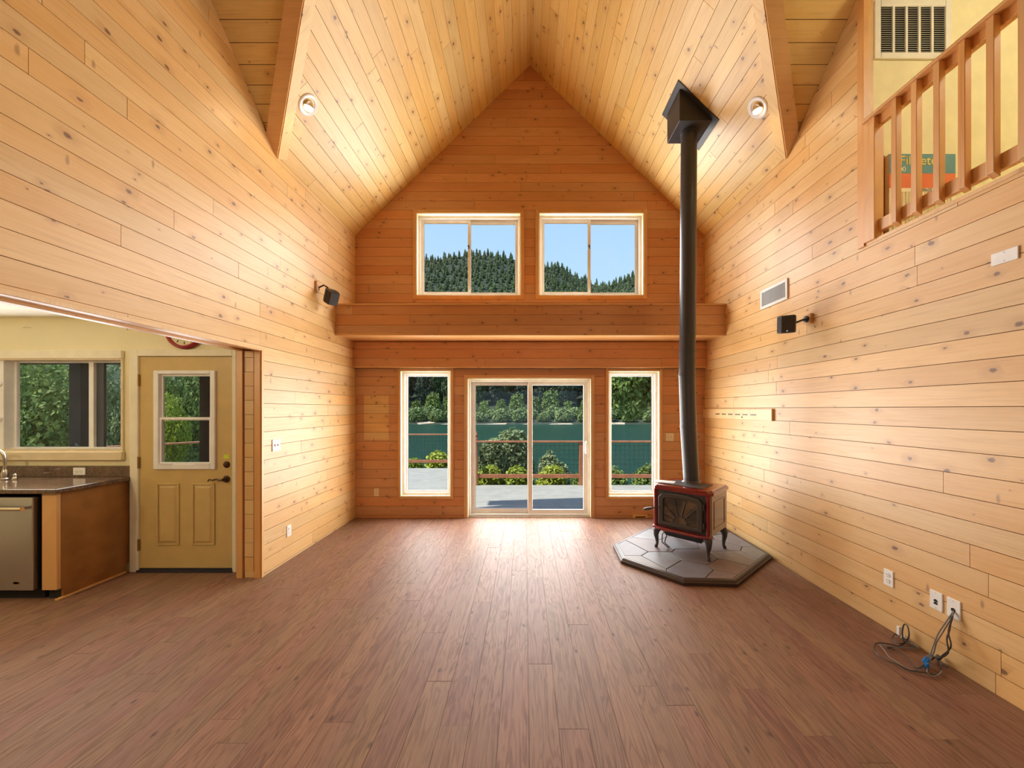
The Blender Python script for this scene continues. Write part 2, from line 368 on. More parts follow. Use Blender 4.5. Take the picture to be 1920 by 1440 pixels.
# left wall
ML = frame((XL, 0, 0), (0, 1, 0), (0, 0, 1))
pcs = [[(OPEN_Y1 + .02, 0), (YF, 0), (YF, OPEN_Z + .02), (OPEN_Y1 + .02, OPEN_Z + .02)], [(YB, OPEN_Z + .02), (YF, OPEN_Z + .02), (YF, ZE), (YB, ZE)], [(DYN, ZE), (DY0, ZE), (DYM, DZ)], [(YB, 0), (OPEN_Y0 - .02, 0), (OPEN_Y0 - .02, OPEN_Z + .02), (YB, OPEN_Z + .02)]]
wl = backing('wall_left', ML, pcs, .20)
struct(wl, 'knotty pine plank wall with wide kitchen opening', 'wall')
boards(wl, child(wl, ML), [pcs[0], [(1.1, OPEN_Z + .02), (YF, OPEN_Z + .02), (YF, ZE), (1.1, ZE)], clip(pcs[2], -1, 0, -1.1)], 'pine', v0=.02, seed=5)
# right wall
MR = frame((XR, 0, 0), (0, -1, 0), (0, 0, 1))
LOFT_Z, LOFT_Y = 2.90, 2.935
def fl_u(p): return [(-x, y) for x, y in p]
pcr = [fl_u([(YB, 0), (YF, 0), (YF, LOFT_Z), (YB, LOFT_Z)]), fl_u([(LOFT_Y, LOFT_Z), (YF, LOFT_Z), (YF, ZE), (LOFT_Y, ZE)]), fl_u(clip([(DYN, ZE), (DY0, ZE), (DYM, DZ)], -1, 0, -LOFT_Y))]
wr = backing('wall_right', MR, pcr, .045)
struct(wr, 'knotty pine plank wall with open loft railing above', 'wall')
boards(wr, child(wr, MR), [fl_u([(1.1, 0), (YF, 0), (YF, LOFT_Z), (1.1, LOFT_Z)]), pcr[1], pcr[2]], 'pine', v0=-.02, seed=8)
# far wall
MF = frame((0, YF, 0), (1, 0, 0), (0, 0, 1))
UPW = [(-1.612, 3.289, -.067, 4.509), (.20, 3.289, 1.751, 4.512)]
LITE = [(-1.852, .316, -1.098, 2.176), (1.226, .310, 1.989, 2.176)]
SLD = (-.861, 0., .978, 2.068)
holes = UPW + LITE + [(SLD[0], -.2, SLD[2], SLD[3])]
pcf = [[(XL - .3, 0), (XR + .3, 0), (XR + .3, ZE), (XL - .3, ZE)], [(XL, ZE), (XR, ZE), (XM, ZR)]]
wf = backing('wall_far', MF, pcf, .16, holes=holes)
struct(wf, 'gabled pine plank wall with windows and sliding door', 'wall')
boards(wf, child(wf, MF), [[(XL, 0), (XR, 0), (XR, ZE), (XL, ZE)], pcf[1]], 'pine_far_shaded', v0=.035, holes=holes, seed=13)
# ceiling slopes
def slope(side, seed):
    if side < 0: M = frame((XL, 0, ZE), (0, 1, 0), (CP, 0, SP)); f = lambda p: p
    else: M = frame((XR, 0, ZE), (0, -1, 0), (-CP, 0, SP)); f = fl_u
    p = [f([(DY0, 0), (YF, 0), (YF, SL), (DY0, SL)]), f([(DYM, SV), (DY0, 0), (DY0, SL), (DYM, SL)]), f([(DYN, 0), (DYM, SV), (DYM, SL), (DYN, SL)]), f([(YB, 0), (DYN, 0), (DYN, SL), (YB, SL)])]
    E = SL + .2; bk = [f([(DY0, -.3), (YF + .2, -.3), (YF + .2, E), (DY0, E)]), f([(DYM, SV), (DY0, 0), (DY0, E), (DYM, E)]), f([(DYN, 0), (DYM, SV), (DYM, E), (DYN, E)]), f([(YB - .2, -.3), (DYN, -.3), (DYN, E), (YB - .2, E)])]
    c = backing('ceiling', M, bk, .16); struct(c, 'sloping knotty pine ceiling on the %s side' % ('kitchen' if side < 0 else 'stove'), 'ceiling')
    boards(c, child(c, M), [p[0], p[1], f(clip([(DYN, 0), (DYM, SV), (DYM, SL), (DYN, SL)], -1, 0, -1.4))], 'pine_ceiling', seed=seed)
    return c
cl = slope(-1, 21); cr_ = slope(1, 22)
# cross-gable slopes
T = math.hypot(DY0 - DYM, DZ - ZE); c2, s2 = (DY0 - DYM) / T, (DZ - ZE) / T
for side, X0 in ((-1, XL), (1, XR)):
    for far in (1, 0):
        if far: M = frame((X0, DY0, ZE), (1, 0, 0), (0, -c2, s2)); q = [(0, 0), (0, T), (-side * DX, T)]
        else: M = frame((X0, DYN, ZE), (-1, 0, 0), (0, c2, s2)); q = [(0, 0), (0, T), (side * DX, T)]
        e_ = side * .35 * (1 if far else -1); c = backing('ceiling', M, [[(e_, -.3), (q[0][0], q[0][1]), q[2], (q[2][0] * 1.1, T + .2), (e_, T + .2)]], .14); struct(c, '%s slope of the cross gable above the %s wall' % ('far' if far else 'near', 'kitchen-side' if side < 0 else 'loft-side'), 'ceiling')
        if far: boards(c, child(c, M), [q], 'pine_ceiling', seed=31 + side)
# valley trims: one board on each face of the valley
def strip(name, a, b, wdir, width, n, thick, material, parent=None):
    a, b, wdir, n = Vector(a), Vector(b), Vector(wdir).normalized(), Vector(n).normalized()
    vs = [a, b, b + wdir * width, a + wdir * width]; vs += [p + n * thick for p in vs]
    mb = MB().add(vs, [(0, 1, 2, 3), (7, 6, 5, 4), (0, 4, 5, 1), (1, 5, 6, 2), (2, 6, 7, 3), (3, 7, 4, 0)])
    o = mb.build(name, material, parent); return o
tn = 1
for side, X0 in ((-1, XL), (1, XR)):
    a = Vector((X0, DY0, ZE)); b = Vector((X0 - side * DX, DYM, DZ)); ax = (b - a).normalized()
    n1 = Vector((-side * SP, 0, -CP)); n2 = Vector((0, -s2, -c2))
    w1 = ax.cross(n1); w1 = w1 if w1.y > 0 else -w1          # over the main slope (towards the far wall)
    w2 = ax.cross(n2); w2 = w2 if w2.x * side > 0 else -w2     # over the gable slope
    a2 = a - ax * .02
    o = strip('trim_%d' % tn, a2, b, w1, .095, n1, .02, 'pine_ceiling'); struct(o, 'pale valley trim board beside the %s downlight' % ('kitchen-side' if side < 0 else 'stove-side'), 'trim')
    strip('valley_board', a2 + n1 * .012, b + n1 * .012, w2, .12, n2, .02, 'pine_trim', o); tn += 1
# rear of the room, outer roof
mb = MB(); M0 = frame((0, YB, 0), (-1, 0, 0), (0, 0, 1))
hole_b = [(-2.0, .9, 1.9, 2.3)]  # opening added for the rear fill light
wb = backing('wall_back', M0, [[(-XR - .2, 0), (6.6, 0), (6.6, ZE), (-XR - .2, ZE)], [(-XR, ZE), (-XL, ZE), (-XM, ZR)]], .16, 'pine', holes=hole_b); struct(wb, 'pine wall behind the viewer with a wide opening added for fill light', 'wall')
rs = MB()
for sd0 in (-1, 1):      # gable overhang outside
    M = frame((XL, 0, ZE), (0, 1, 0), (CP, 0, SP)) if sd0 < 0 else frame((XR, 0, ZE), (0, -1, 0), (-CP, 0, SP))
    q = [(YF + .19, -.5), (YF + .5, -.5), (YF + .5, SL + .1), (YF + .19, SL + .1)]
    q = q if sd0 < 0 else fl_u(q); m_ = MB().prism(q, -.25, -.1); rs.add([M @ Vector(v) for v in m_.v], m_.f)
struct(rs.build('roof', 'roof_shell'), 'dark gable roof overhang above the deck', 'roof')

# ledge box and lower header beam on the far wall
LY = 4.95
lb = MB().box(XL, LY + TH, 2.60, XR, YF + .01, 2.985).build('trim_3', 'pine_trim'); struct(lb, 'deep boxed pine ledge under the upper windows', 'trim')
Ml = frame((0, LY, 0), (1, 0, 0), (0, 0, 1))
boards(lb, Ml, [[(XL, 2.612), (XR, 2.612), (XR, 2.985), (XL, 2.985)]], 'pine_far_shaded', row=.138, v0=2.585, seed=41, lmin=2.2)
MB().box(XL, LY - .014, 2.985, XR, YF, 3.005).build('ledge_cap', 'pine_trim', lb)
MB().box(XL, LY - .012, 2.585, XR, LY + .05, 2.612).build('ledge_lip', 'pine_trim', lb)
Mu = frame((0, 0, 2.60), (1, 0, 0), (0, -1, 0))     # underside
boards(lb, Mu, [[(XL, -YF), (XR, -YF), (XR, -LY - .05), (XL, -LY - .05)]], 'pine_far_shaded', row=.16, v0=-YF, seed=43, lmin=2.2)
hb = MB().box(XL, YF - .06, 2.212, XR, YF + .01, 2.59).build('trim_4', 'pine_trim'); struct(hb, 'pine header beam above the sliding door', 'trim')
Mh = frame((0, YF - .075, 0), (1, 0, 0), (0, 0, 1))
boards(hb, Mh, [[(XL, 2.235), (XR, 2.235), (XR, 2.59), (XL, 2.59)]], 'pine_far_shaded', row=.137, v0=2.215, seed=44, lmin=2.2)
MB().box(XL, YF - .085, 2.212, XR, YF, 2.235).build('beam_lip', 'pine_trim', hb)

# ------------------------------------------------------------------ windows of the far wall
def rim(mb, x0, z0, x1, z1, wl_, wb_, y0, y1, wr_=None, wt_=None):
    wr_ = wl_ if wr_ is None else wr_; wt_ = wb_ if wt_ is None else wt_
    mb.box(x0, y0, z0, x0 + wl_, y1, z1); mb.box(x1 - wr_, y0, z0, x1, y1, z1)
    mb.box(x0 + wl_, y0, z0, x1 - wr_, y1, z0 + wb_); mb.box(x0 + wl_, y0, z1 - wt_, x1 - wr_, y1, z1); return mb
def casing(parent, h, y, cw=.05, bottom=True, top=True):
    x0, z0, x1, z1 = h
    for a, b, c, d in ((x0 - cw, z0 - (cw if bottom else 0), x0, z1 + cw), (x1, z0 - (cw if bottom else 0), x1 + cw, z1 + cw)) + (((x0, z0 - cw, x1, z0),) if bottom else ()) + (((x0, z1, x1, z1 + cw),) if top else ()):
        MB().box(a, y - .018, b, c, y + .004, d).build('casing', 'pine_trim', parent, bevel=.003, seg=1)
wn = 1
def far_window(h, split=None, lab=''):
    global wn
    x0, z0, x1, z1 = h
    o = bpy.data.objects.new('window_%d' % wn, None); COL.objects.link(o); struct(o, lab, 'window'); wn += 1
    casing(o, h, YF, .036 if split is None else .05)
    rim(MB(), x0 - .002, z0 - .002, x1 + .002, z1 + .002, .012, .012, YF - .012, 5.70).build('jamb', 'jamb_white', o)
    rim(MB(), x0 + .01, z0 + .01, x1 - .01, z1 - .01, .035, .035, 5.60, 5.69).build('frame', 'vinyl_white', o, bevel=.004)
    if split is None:
        s = rim(MB(), x0 + .045, z0 + .045, x1 - .045, z1 - .045, .03, .028, 5.635, 5.685).build('sash', 'vinyl_white', o, bevel=.004)
        MB().box(x0 + .07, 5.664, z0 + .07, x1 - .07, 5.670, z1 - .07).build('pane', 'glass', s)
    else:
        for k, (a, b, y) in enumerate(((x0 + .045, split + .02, 5.625), (split - .02, x1 - .045, 5.655))):
            s = rim(MB(), a, z0 + .045, b, z1 - .045, .042, .042, y, y + .03, wt_=.055).build('sash', 'vinyl_white', o, bevel=.004)
            MB().box(a + .035, y + .012, z0 + .08, b - .035, y + .018, z1 - .09).build('pane', 'glass', s)
            if k == 0:
                l = MB().box(b - .034, y - .016, (z0 + z1) / 2 + .12, b - .016, y, (z0 + z1) / 2 + .175); l.box(b - .045, y - .022, (z0 + z1) / 2 + .15, b - .02, y - .01, (z0 + z1) / 2 + .165)
                l.build('latch', 'black_metal', s)
far_window(UPW[0], -.845, 'upper sliding window over the ledge, looking at the hilltop')
far_window(UPW[1], .965, 'upper sliding window over the ledge, beside the stove pipe')
far_window(LITE[0], None, 'tall fixed side window nearest the kitchen-side corner')
far_window(LITE[1], None, 'tall fixed side window behind the stove')
# sliding glass door
sd = bpy.data.objects.new('door_1', None); COL.objects.link(sd); struct(sd, 'white sliding glass door to the deck', 'door')
casing(sd, SLD, YF, .045, bottom=False)
MB().box(SLD[0] - .002, YF - .012, .0, SLD[0] + .012, 5.72, SLD[3]).box(SLD[2] - .012, YF - .012, 0, SLD[2] + .002, 5.72, SLD[3]).box(SLD[0], YF - .012, SLD[3] - .012, SLD[2], 5.72, SLD[3] + .002).build('jamb', 'jamb_white', sd)
rim(MB(), SLD[0] + .012, .0, SLD[2] - .012, SLD[3] - .012, .03, .035, 5.60, 5.71).build('frame', 'vinyl_white', sd, bevel=.004)
for a, b, y in ((SLD[0] + .035, .10, 5.665), (.038, SLD[2] - .035, 5.615)):
    p = rim(MB(), a, .03, b, 2.03, .07, .07, y, y + .04, wt_=.062).build('door_panel', 'vinyl_white', sd, bevel=.004)
    MB().box(a + .06, y + .016, .09, b - .06, y + .024, 1.98).build('pane', 'glass', p)
    if y < 5.65:
        pts = [(b - .03, y, .94), (b - .03, y - .035, .955), (b - .032, y - .045, 1.03), (b - .03, y - .035, 1.105), (b - .03, y, 1.12)]
        MB().tube(pts, .011, 8).box(b - .048, y - .006, .92, b - .014, y + .002, 1.14).build('handle', 'vinyl_white', p, smooth=True)
MB().box(SLD[0], YF - .01, -.01, SLD[2], 5.72, .012).build('threshold', 'nickel', sd)

# ------------------------------------------------------------------ kitchen beyond the opening
KY, KX0, KZ = 3.70, -6.4, 2.52
MK = frame((0, KY, 0), (1, 0, 0), (0, 0, 1))
KW = (-5.95, 1.185, -3.985, 2.12); KD = (-3.83, -.1, -2.885, 2.14)
wk = backing('wall_kitchen', MK, [[(KX0 - .1, 0), (-2.70, 0), (-2.70, KZ + .2), (KX0 - .1, KZ + .2)]], .16, 'cream_paint', holes=[KW, KD]); struct(wk, 'cream painted kitchen wall with window and door', 'wall')
struct(MB().box(KX0 - .15, YB, 0, KX0, KY + .1, KZ + .2).build('wall_side', 'cream_paint'), 'cream painted kitchen side wall', 'wall')
struct(MB().box(KX0 - .1, YB, KZ, XL - .215, KY + .1, KZ + .12).build('ceiling_kitchen', 'ceiling_paint'), 'white painted flat kitchen ceiling', 'ceiling')
struct(MB().box(KX0 - .6, YB - .3, KZ + .5, XL - .1, KY + .5, KZ + .6).build('roof', 'roof_shell'), 'dark flat roof over the kitchen', 'roof')
# kitchen window
kw = bpy.data.objects.new('window_%d' % wn, None); COL.objects.link(kw); struct(kw, 'white three-light kitchen window above the counter', 'window')
rim(MB(), KW[0], KW[1], KW[2], KW[3], .02, .025, KY - .005, KY + .17).build('jamb', 'jamb_white', kw)
MB().box(KW[0] - .06, KY - .028, 1.105, KW[2] + .01, KY + .01, 1.19).build('sill', 'jamb_white', kw, bevel=.006)
MB().box(KW[0] - .06, KY - .022, 2.112, KW[2] + .0, KY + .01, 2.19).build('casing', 'casing_paint', kw, bevel=.004)
rim(MB(), KW[0] + .02, KW[1] + .02, KW[2] - .005, KW[3] - .02, .02, .012, KY + .07, KY + .15).build('frame', 'vinyl_white', kw, bevel=.003)
for a, b, yy in ((-5.92, -5.28, KY + .09), (-5.215, -4.41, KY + .10), (-4.42, -3.99, KY + .09)):
    s = rim(MB(), a, KW[1] + .015, b, KW[3] - .015, .035, .024, yy, yy + .03).build('sash', 'vinyl_white', kw, bevel=.003)
    MB().box(a + .03, yy + .012, KW[1] + .035, b - .03, yy + .017, KW[3] - .035).build('pane', 'glass', s)
mu = MB().box(-5.295, KY + .02, KW[1] + .02, -5.20, KY + .10, KW[3] - .02).build('mullion', 'vinyl_white', kw, bevel=.004)
for z in (1.51, 1.86): MB().lathe([(.028, 0), (.028, .008), (.018, .02), (.006, .024)], 16, Matrix.Translation((-5.235, KY + .02, z)) @ Matrix.Rotation(R(90), 4, 'X')).build('suction_knob', 'vinyl_white', mu, smooth=True)
MB().box(-4.392, KY + .125, KW[1] + .03, -4.320, KY + .15, KW[3] - .03).build('screen_frame', 'screen_dark', kw)
# kitchen door
kd = bpy.data.objects.new('door_2', None); COL.objects.link(kd); struct(kd, 'tan panelled kitchen door with a glazed upper half', 'door')
def kx(px, d=KY): return (px - CX) / FPX * d
def kz(py, d=KY): return EYE - (py - CY) / FPX * d
dx0, dx1, dz1 = kx(262.5), kx(437), kz(669)
MB().box(dx0 - .085, KY - .02, 0, dx0 - .004, KY + .12, dz1 + .07).box(dx1 + .004, KY - .02, 0, dx1 + .045, KY + .12, dz1 + .07).box(dx0 - .004, KY - .02, dz1 + .004, dx1 + .004, KY + .12, dz1 + .07).build('casing', 'casing_paint', kd, bevel=.006)
MB().box(dx0 - .01, KY - .03, -.012, dx1 + .01, KY + .15, .022).build('threshold', 'black_metal', kd)
wx0, wx1, wz0, wz1 = kx(291), kx(406), kz(879.5), kz(695)
sl = MB()
for r in sub_rect((dx0, .03, dx1, dz1), (wx0 + .02, wz0 + .02, wx1 - .02, wz1 - .02)): sl.box(r[0], KY, r[1], r[2], KY + .045, r[3])
slab = sl.build('slab', 'door_paint', kd)
MB().box(dx0, KY - .004, .024, dx1, KY + .045, .036).build('sweep', 'black_metal', slab)
for pa, pb in ((294.4, 337), (360.8, 403.6)):
    a, b, c, d = kx(pa), kx(pb), kz(1021.8), kz(906)
    p = rim(MB(), a, c, b, d, .018, .018, KY - .012, KY + .004)
    i = .045; ri = [(a + .018, KY, c + .018), (b - .018, KY, c + .018), (b - .018, KY, d - .018), (a + .018, KY, d - .018)]
    ro = [(a + i, KY - .014, c + i), (b - i, KY - .014, c + i), (b - i, KY - .014, d - i), (a + i, KY - .014, d - i)]
    p.add(ri + ro, [(4, 5, 6, 7), (0, 1, 5, 4), (1, 2, 6, 5), (2, 3, 7, 6), (3, 0, 4, 7)])
    p.build('raised_panel', 'door_paint', slab, bevel=.004)
gf = rim(MB(), wx0, wz0, wx1, wz1, .05, .05, KY - .022, KY + .05, wb_ if False else .05, .035).build('window_frame', 'vinyl_white', slab, bevel=.006)
zm = kz(786)
for z0, z1, y in ((zm - .012, wz1 - .03, KY + .012), (wz0 + .045, zm + .02, KY - .006)):
    s = rim(MB(), wx0 + .045, z0, wx1 - .045, z1, .022, .024, y, y + .018).build('sash', 'vinyl_white', slab)
    MB().box(wx0 + .06, y + .006, z0 + .018, wx1 - .06, y + .010, z1 - .018).build('pane', 'glass', s)
for xx in (wx0 + .05, wx1 - .19): MB().box(xx, KY - .032, wz0 + .052, xx + .14, KY - .02, wz0 + .058).build('sash_lift', 'vinyl_white', slab)
for py in (713, 867, 1021):
    z = kz(py); h = MB().box(dx0 - .022, KY - .012, z - .055, dx0 + .006, KY, z + .055)
    h.tube([(dx0 - .004, KY - .014, z - .058), (dx0 - .004, KY - .014, z + .058)], .007, 8); h.build('hinge', 'brass_hinge', kd)
RX = Matrix.Rotation(R(90), 4, 'X')
def disk(x, y, z, prof): return MB().lathe(prof, 20, Matrix.Translation((x, y, z)) @ RX)      # axis towards -Y
disk(kx(425.3), KY, kz(871), [(.033, 0), (.033, .006), (.026, .014), (.02, .022), (.012, .024)]).build('deadbolt', 'bronze', slab, smooth=True)
lx, lz = kx(425.2), kz(898)
hd = disk(lx, KY, lz, [(.034, 0), (.034, .008), (.022, .016), (.013, .03), (.013, .05)])
hd.tube([(lx, KY - .048, lz), (lx - .03, KY - .052, lz - .004), (lx - .065, KY - .05, lz + .006), (lx - .10, KY - .05, lz - .004), (lx - .135, KY - .048, lz + .003), (lx - .15, KY - .044, lz - .016)], [.012, .010, .009, .008, .007, .006], 8)
hd.build('lever_handle', 'bronze', slab, smooth=True)
MB().box(kx(419.5), KY - .0015, kz(860), kx(429), KY + .001, kz(852)).build('sticker', 'sticker_green', slab)
# opening lining: far jamb with short planks, header
op = bpy.data.objects.new('trim_5', None); COL.objects.link(op); struct(op, 'pine lining of the wide opening to the kitchen', 'trim')
XK = -2.75
for yj, d in ((OPEN_Y1, 1),):
    MB().box(XL - .008, yj, 0, XL + .006, yj + .024, OPEN_Z + .02).build('casing_edge', 'pine', op)
    MB().box(XL - .06, yj - .012, 0, XL - .008, yj + .02, OPEN_Z).build('jamb_board', 'pine_trim', op)
    MB().box(XK - .0, yj - .012, 0, XK + .055, yj + .02, OPEN_Z).build('jamb_board', 'pine_trim', op)
    MB().box(XK, yj + .012, 0, XL - .008, KY, OPEN_Z).build('jamb_core', 'groove', op)
    z = 0.0; MB().box(XK + .068, yj + .004, 0, XL - .072, yj + .02, .06).build('plank', 'pine', op)
    k = 0
    z = .063
    while z < OPEN_Z - .01:
        z1 = min(z + .136, OPEN_Z); MB().box(XK + .07, yj, z, XL - .075, yj + .02, z1 - .004).build('plank', 'pine', op); z = z1
MB().box(XK, OPEN_Y0, OPEN_Z + .012, XL - .008, OPEN_Y1 + .02, OPEN_Z + .10).build('header_core', 'pine_trim', op)
MB().box(XL - .05, OPEN_Y0, OPEN_Z - .004, XL - .008, OPEN_Y1, OPEN_Z + .02).build('header_board', 'pine_trim', op)
MB().box(XL - .008, OPEN_Y0, OPEN_Z - .002, XL + .005, OPEN_Y1 + .024, OPEN_Z + .02).build('casing_edge', 'pine', op)
MB().box(XK, OPEN_Y0, OPEN_Z - .004, XK + .05, OPEN_Y1, OPEN_Z + .02).build('header_board', 'pine_trim', op)
struct(MB().box(XK, OPEN_Y0, OPEN_Z + .08, XL - .2, KY, KZ + .3).build('wall_partition', 'cream_paint'), 'cream kitchen side of the partition above the opening', 'wall')
# cabinet end, counter, dishwasher
CX1, CY0, CZ = -3.93, 3.13, .905
cb = thing('base_cabinet', 'brown wooden base cabinet end beside the kitchen door', 'cabinet', (CX1, CY0, 0))
MB().box(-.02, .03, .09, 0, KY - CY0 - .001, CZ).build('side_panel', 'oak_panel', cb)
MB().box(-.125, 0, .09, 0, .03, CZ).build('stile', 'pine_trim', cb, bevel=.004)
MB().box(-.125, .05, 0, -.022, .07, .09).build('toe_kick', 'dark_slot', cb)
MB().box(-.022, .05, 0, -.001, KY - CY0 - .02, .09).build('base_strip', 'oak_panel', cb)
MB().box(-.02, .0, 0, .015, KY - CY0 - .03, .018).build('shoe_moulding', 'pine_trim', cb, bevel=.005)
sc = thing('sink_cabinet', 'brown wooden sink cabinet on the other side of the dishwasher', 'cabinet', (-4.70, CY0, 0))
MB().box(-1.62, .03, .09, 0, KY - CY0 - .001, CZ - .002).build('body', 'oak_panel', sc); MB().box(-1.62, .07, 0, 0, .09, .09).build('toe_kick', 'dark_slot', sc)
for k in range(3):
    d_ = rim(MB(), -1.61 + k * .54, .11, -1.08 + k * .54, CZ - .02, .06, .06, .008, .03).box(-1.56 + k * .54, .016, .16, -1.13 + k * .54, .03, CZ - .07).build('door', 'oak_panel', sc, bevel=.003)
    MB().tube([(-1.11 + k * .54, -.016, .66), (-1.11 + k * .54, -.016, .76)], .006, 8).build('handle', 'nickel', d_, smooth=True)
dw = thing('dishwasher', 'stainless steel dishwasher under the granite counter', 'dishwasher', (-4.39, CY0, 0))
MB().box(-.29, .012, .095, .297, .5, .86).build('tub', 'dark_slot', dw)
MB().box(-.295, -.028, .10, .295, .012, .875).build('front_panel', 'steel', dw, bevel=.006)
MB().box(-.30, .05, 0, .30, .07, .095).build('toe_kick', 'dark_slot', dw)
h = MB().tube([(-.25, -.07, .79), (.265, -.07, .79)], .016, 12); h.box(-.23, -.065, .78, -.21, -.02, .80); h.box(.23, -.065, .78, .25, -.02, .80); h.build('handle', 'chrome', dw, smooth=True)
e = MB().lathe([(.030, 0), (.030, .0015), (.022, .0015), (.022, 0)], 24, Matrix.Translation((.16, -.028, .165)) @ RX @ Matrix.Scale(.42, 4, (0, 1, 0))); e.build('emblem', 'brass_hinge', dw)
MB().lathe([(.03, 0), (.03, .0012)], 20, Matrix.Translation((.0, -.028, .175)) @ RX @ Matrix.Scale(.35, 4, (0, 1, 0))).build('emblem', 'brass_hinge', dw)
ct = thing('countertop', 'polished brown granite countertop along the kitchen wall', 'countertop', (CX1, CY0, CZ))
MB().box(-2.4, -.035, 0, .035, KY - CY0 - .002, .038).build('slab', 'granite', ct, bevel=.006)
MB().box(-2.4, KY - CY0 - .022, .038, .03, KY - CY0 - .001, .145).build('backsplash', 'granite', ct, bevel=.003)
fc = thing('kitchen_faucet', 'brushed nickel gooseneck faucet on the granite counter', 'faucet', (kx(9, 3.52), 3.52, CZ + .038))
b = MB().lathe([(.032, 0), (.032, .012), (.024, .02), (.026, .06), (.018, .085), (.015, .10)], 20); b.build('base', 'nickel', fc, smooth=True)
pts = [(0, 0, .09)] + [(0, 0, .20)] + [(-.075 + .075 * math.cos(t), -.06 * (1 - math.cos(t)) * .4, .20 + .09 * math.sin(t)) for t in [math.pi * k / 10 for k in range(11)]] + [(-.15, -.05, .15)]
MB().tube(pts, .0125, 12).build('spout', 'nickel', fc, smooth=True)
hh = MB().lathe([(.018, 0), (.018, .02), (.012, .03), (.016, .045), (.006, .06)], 16, Matrix.Translation((.095, 0, 0))); hh.build('side_handle', 'nickel', fc, smooth=True)
# wall clock over the kitchen door
ck = thing('wall_clock', 'round wall clock with a dark red rim above the kitchen door', 'clock', (kx(348), KY, kz(619)))
MB().lathe([(.185, 0), (.19, .012), (.185, .03), (.172, .04), (.158, .034), (.156, .012)], 40, RX).build('rim', 'red_rim', ck, smooth=True)
MB().lathe([(.160, .010), (.160, .014)], 40, RX).build('dial', 'clock_face', ck)
for k in range(12):
    t = k * math.pi / 6; MB().box(-.004, -.0155, .118, .004, -.0138, .142).build('hour_mark', 'dark_slot', ck, Matrix.Rotation(t, 4, 'Y'))
for L, t in ((.085, 2.1), (.12, .9)): MB().box(-.004, -.018, -.015, .004, -.0162, L).build('hand', 'dark_slot', ck, Matrix.Rotation(t, 4, 'Y'))
tag(MB().tube([(kx(44), KY - .004, kz(615)), (kx(50), KY - .008, kz(613.5)), (kx(59), KY - .004, kz(615))], .003, 6).build('wall_hook', 'nickel'), 'small wire hook on cream kitchen wall above the window', 'hook')
tag(MB().box(kx(238), KY - .012, kz(619), kx(239.6), KY + .001, kz(612)).build('wall_nail', 'nickel'), 'small nail in cream kitchen wall near the clock', 'nail')

# ------------------------------------------------------------------ wall plates
def plate(kind, loc, rz, label, w=.072, h=.118, material='plate_white'):
    nm = {'outlet': 'wall_outlet', 'switch': 'light_switch', 'blank': 'blank_wall_plate', 'jack': 'wall_jack', 'cable': 'cable_wall_plate'}[kind]
    o = thing(nm, label, {'outlet': 'outlet', 'switch': 'switch', 'blank': 'wall plate', 'jack': 'wall plate', 'cable': 'wall plate'}[kind], loc, rz)
    MB().box(-w / 2, -.007, -h / 2, w / 2, .002, h / 2).build('cover', material, o, bevel=.003)
    if kind == 'outlet':
        hor = w > h
        for s in (-1, 1):
            ox, oz = (s * .021, 0) if hor else (0, s * .021)
            f = MB().lathe([(.0165, 0), (.0165, .0095), (.015, .0105)], 20, Matrix.Translation((ox, 0, oz)) @ RX).build('socket', material, o)
            for a, b, c, d in ((-.008, .000, -.0055, .009), (.0055, .001, .008, .008), (-.002, -.010, .002, -.006)): MB().box(ox + a, -.0112, oz + b, ox + c, -.009, oz + d).build('slot', 'dark_slot', f)
    if kind == 'switch':
        for s in (-1, 1):
            t = MB().box(s * .023 - .005, -.016, -.010, s * .023 + .005, -.005, .012).build('toggle', material, o, bevel=.002)
    if kind == 'jack':
        for z in (-.018, -.001): MB().box(-.010, -.010, z - .006, .010, -.006, z + .005).box(-.004, -.010, z + .005, .004, -.006, z + .009).build('port', 'dark_slot', o)
    if kind == 'cable': MB().lathe([(.012, 0), (.012, .009)], 16, Matrix.Translation((0, 0, -.008)) @ RX).build('hole', 'dark_slot', o)
    if kind != 'outlet':
        for z in (-h / 2 + .012, h / 2 - .012): MB().lathe([(.003, 0), (.003, .008)], 10, Matrix.Translation((0, 0, z)) @ RX).build('screw', 'vent_grey', o)
    return o
FARX = lambda px, d=YF: (px - CX) / FPX * d
FZ = lambda py, d=YF: EYE - (py - CY) / FPX * d
plate('outlet', (FARX(706), YF, FZ(923)), 0, 'cream wall outlet on the far wall beside the tall side window', material='plate_cream')
plate('switch', (FARX(1255.7), YF, FZ(819.6)), 0, 'cream double switch plate on the far wall behind the stove pipe', .118, .118, 'plate_cream')
plate('switch', (XL, 3.772, 1.245), R(90), 'white double light switch on the wall beside the kitchen opening', .118, .118)
plate('outlet', (XL, 3.975, .315), R(90), 'white wall outlet low on the wall beside the kitchen opening')
plate('outlet', (XR, 2.726, .377), R(-90), 'white duplex outlet low on the loft-side wall, nearest the stove')
plate('jack', (XR, 2.410, .374), R(-90), 'white low wall plate with two dark jacks', .074)
plate('cable', (XR, 2.311, .374), R(-90), 'white low wall plate with cables coming out of it', .074)
plate('blank', (XR, 2.066, 2.455), R(-90), 'white blank rectangular plate high on wall under the loft railing', .118, .07)
plate('outlet', (kx(154.5), KY - .022, kz(883)), 0, 'white horizontal outlet on the granite backsplash', .118, .072)
fv = thing('floor_vent_plate', 'small wooden vent plate with slot at the foot of far wall', 'vent', (FARX(1200), YF, FZ(969)))
MB().box(-.112, -.012, -.03, .112, .002, .034).build('cover', 'pine', fv, bevel=.002); MB().box(-.07, -.014, -.008, .075, -.011, .008).build('slot', 'dark_slot', fv)
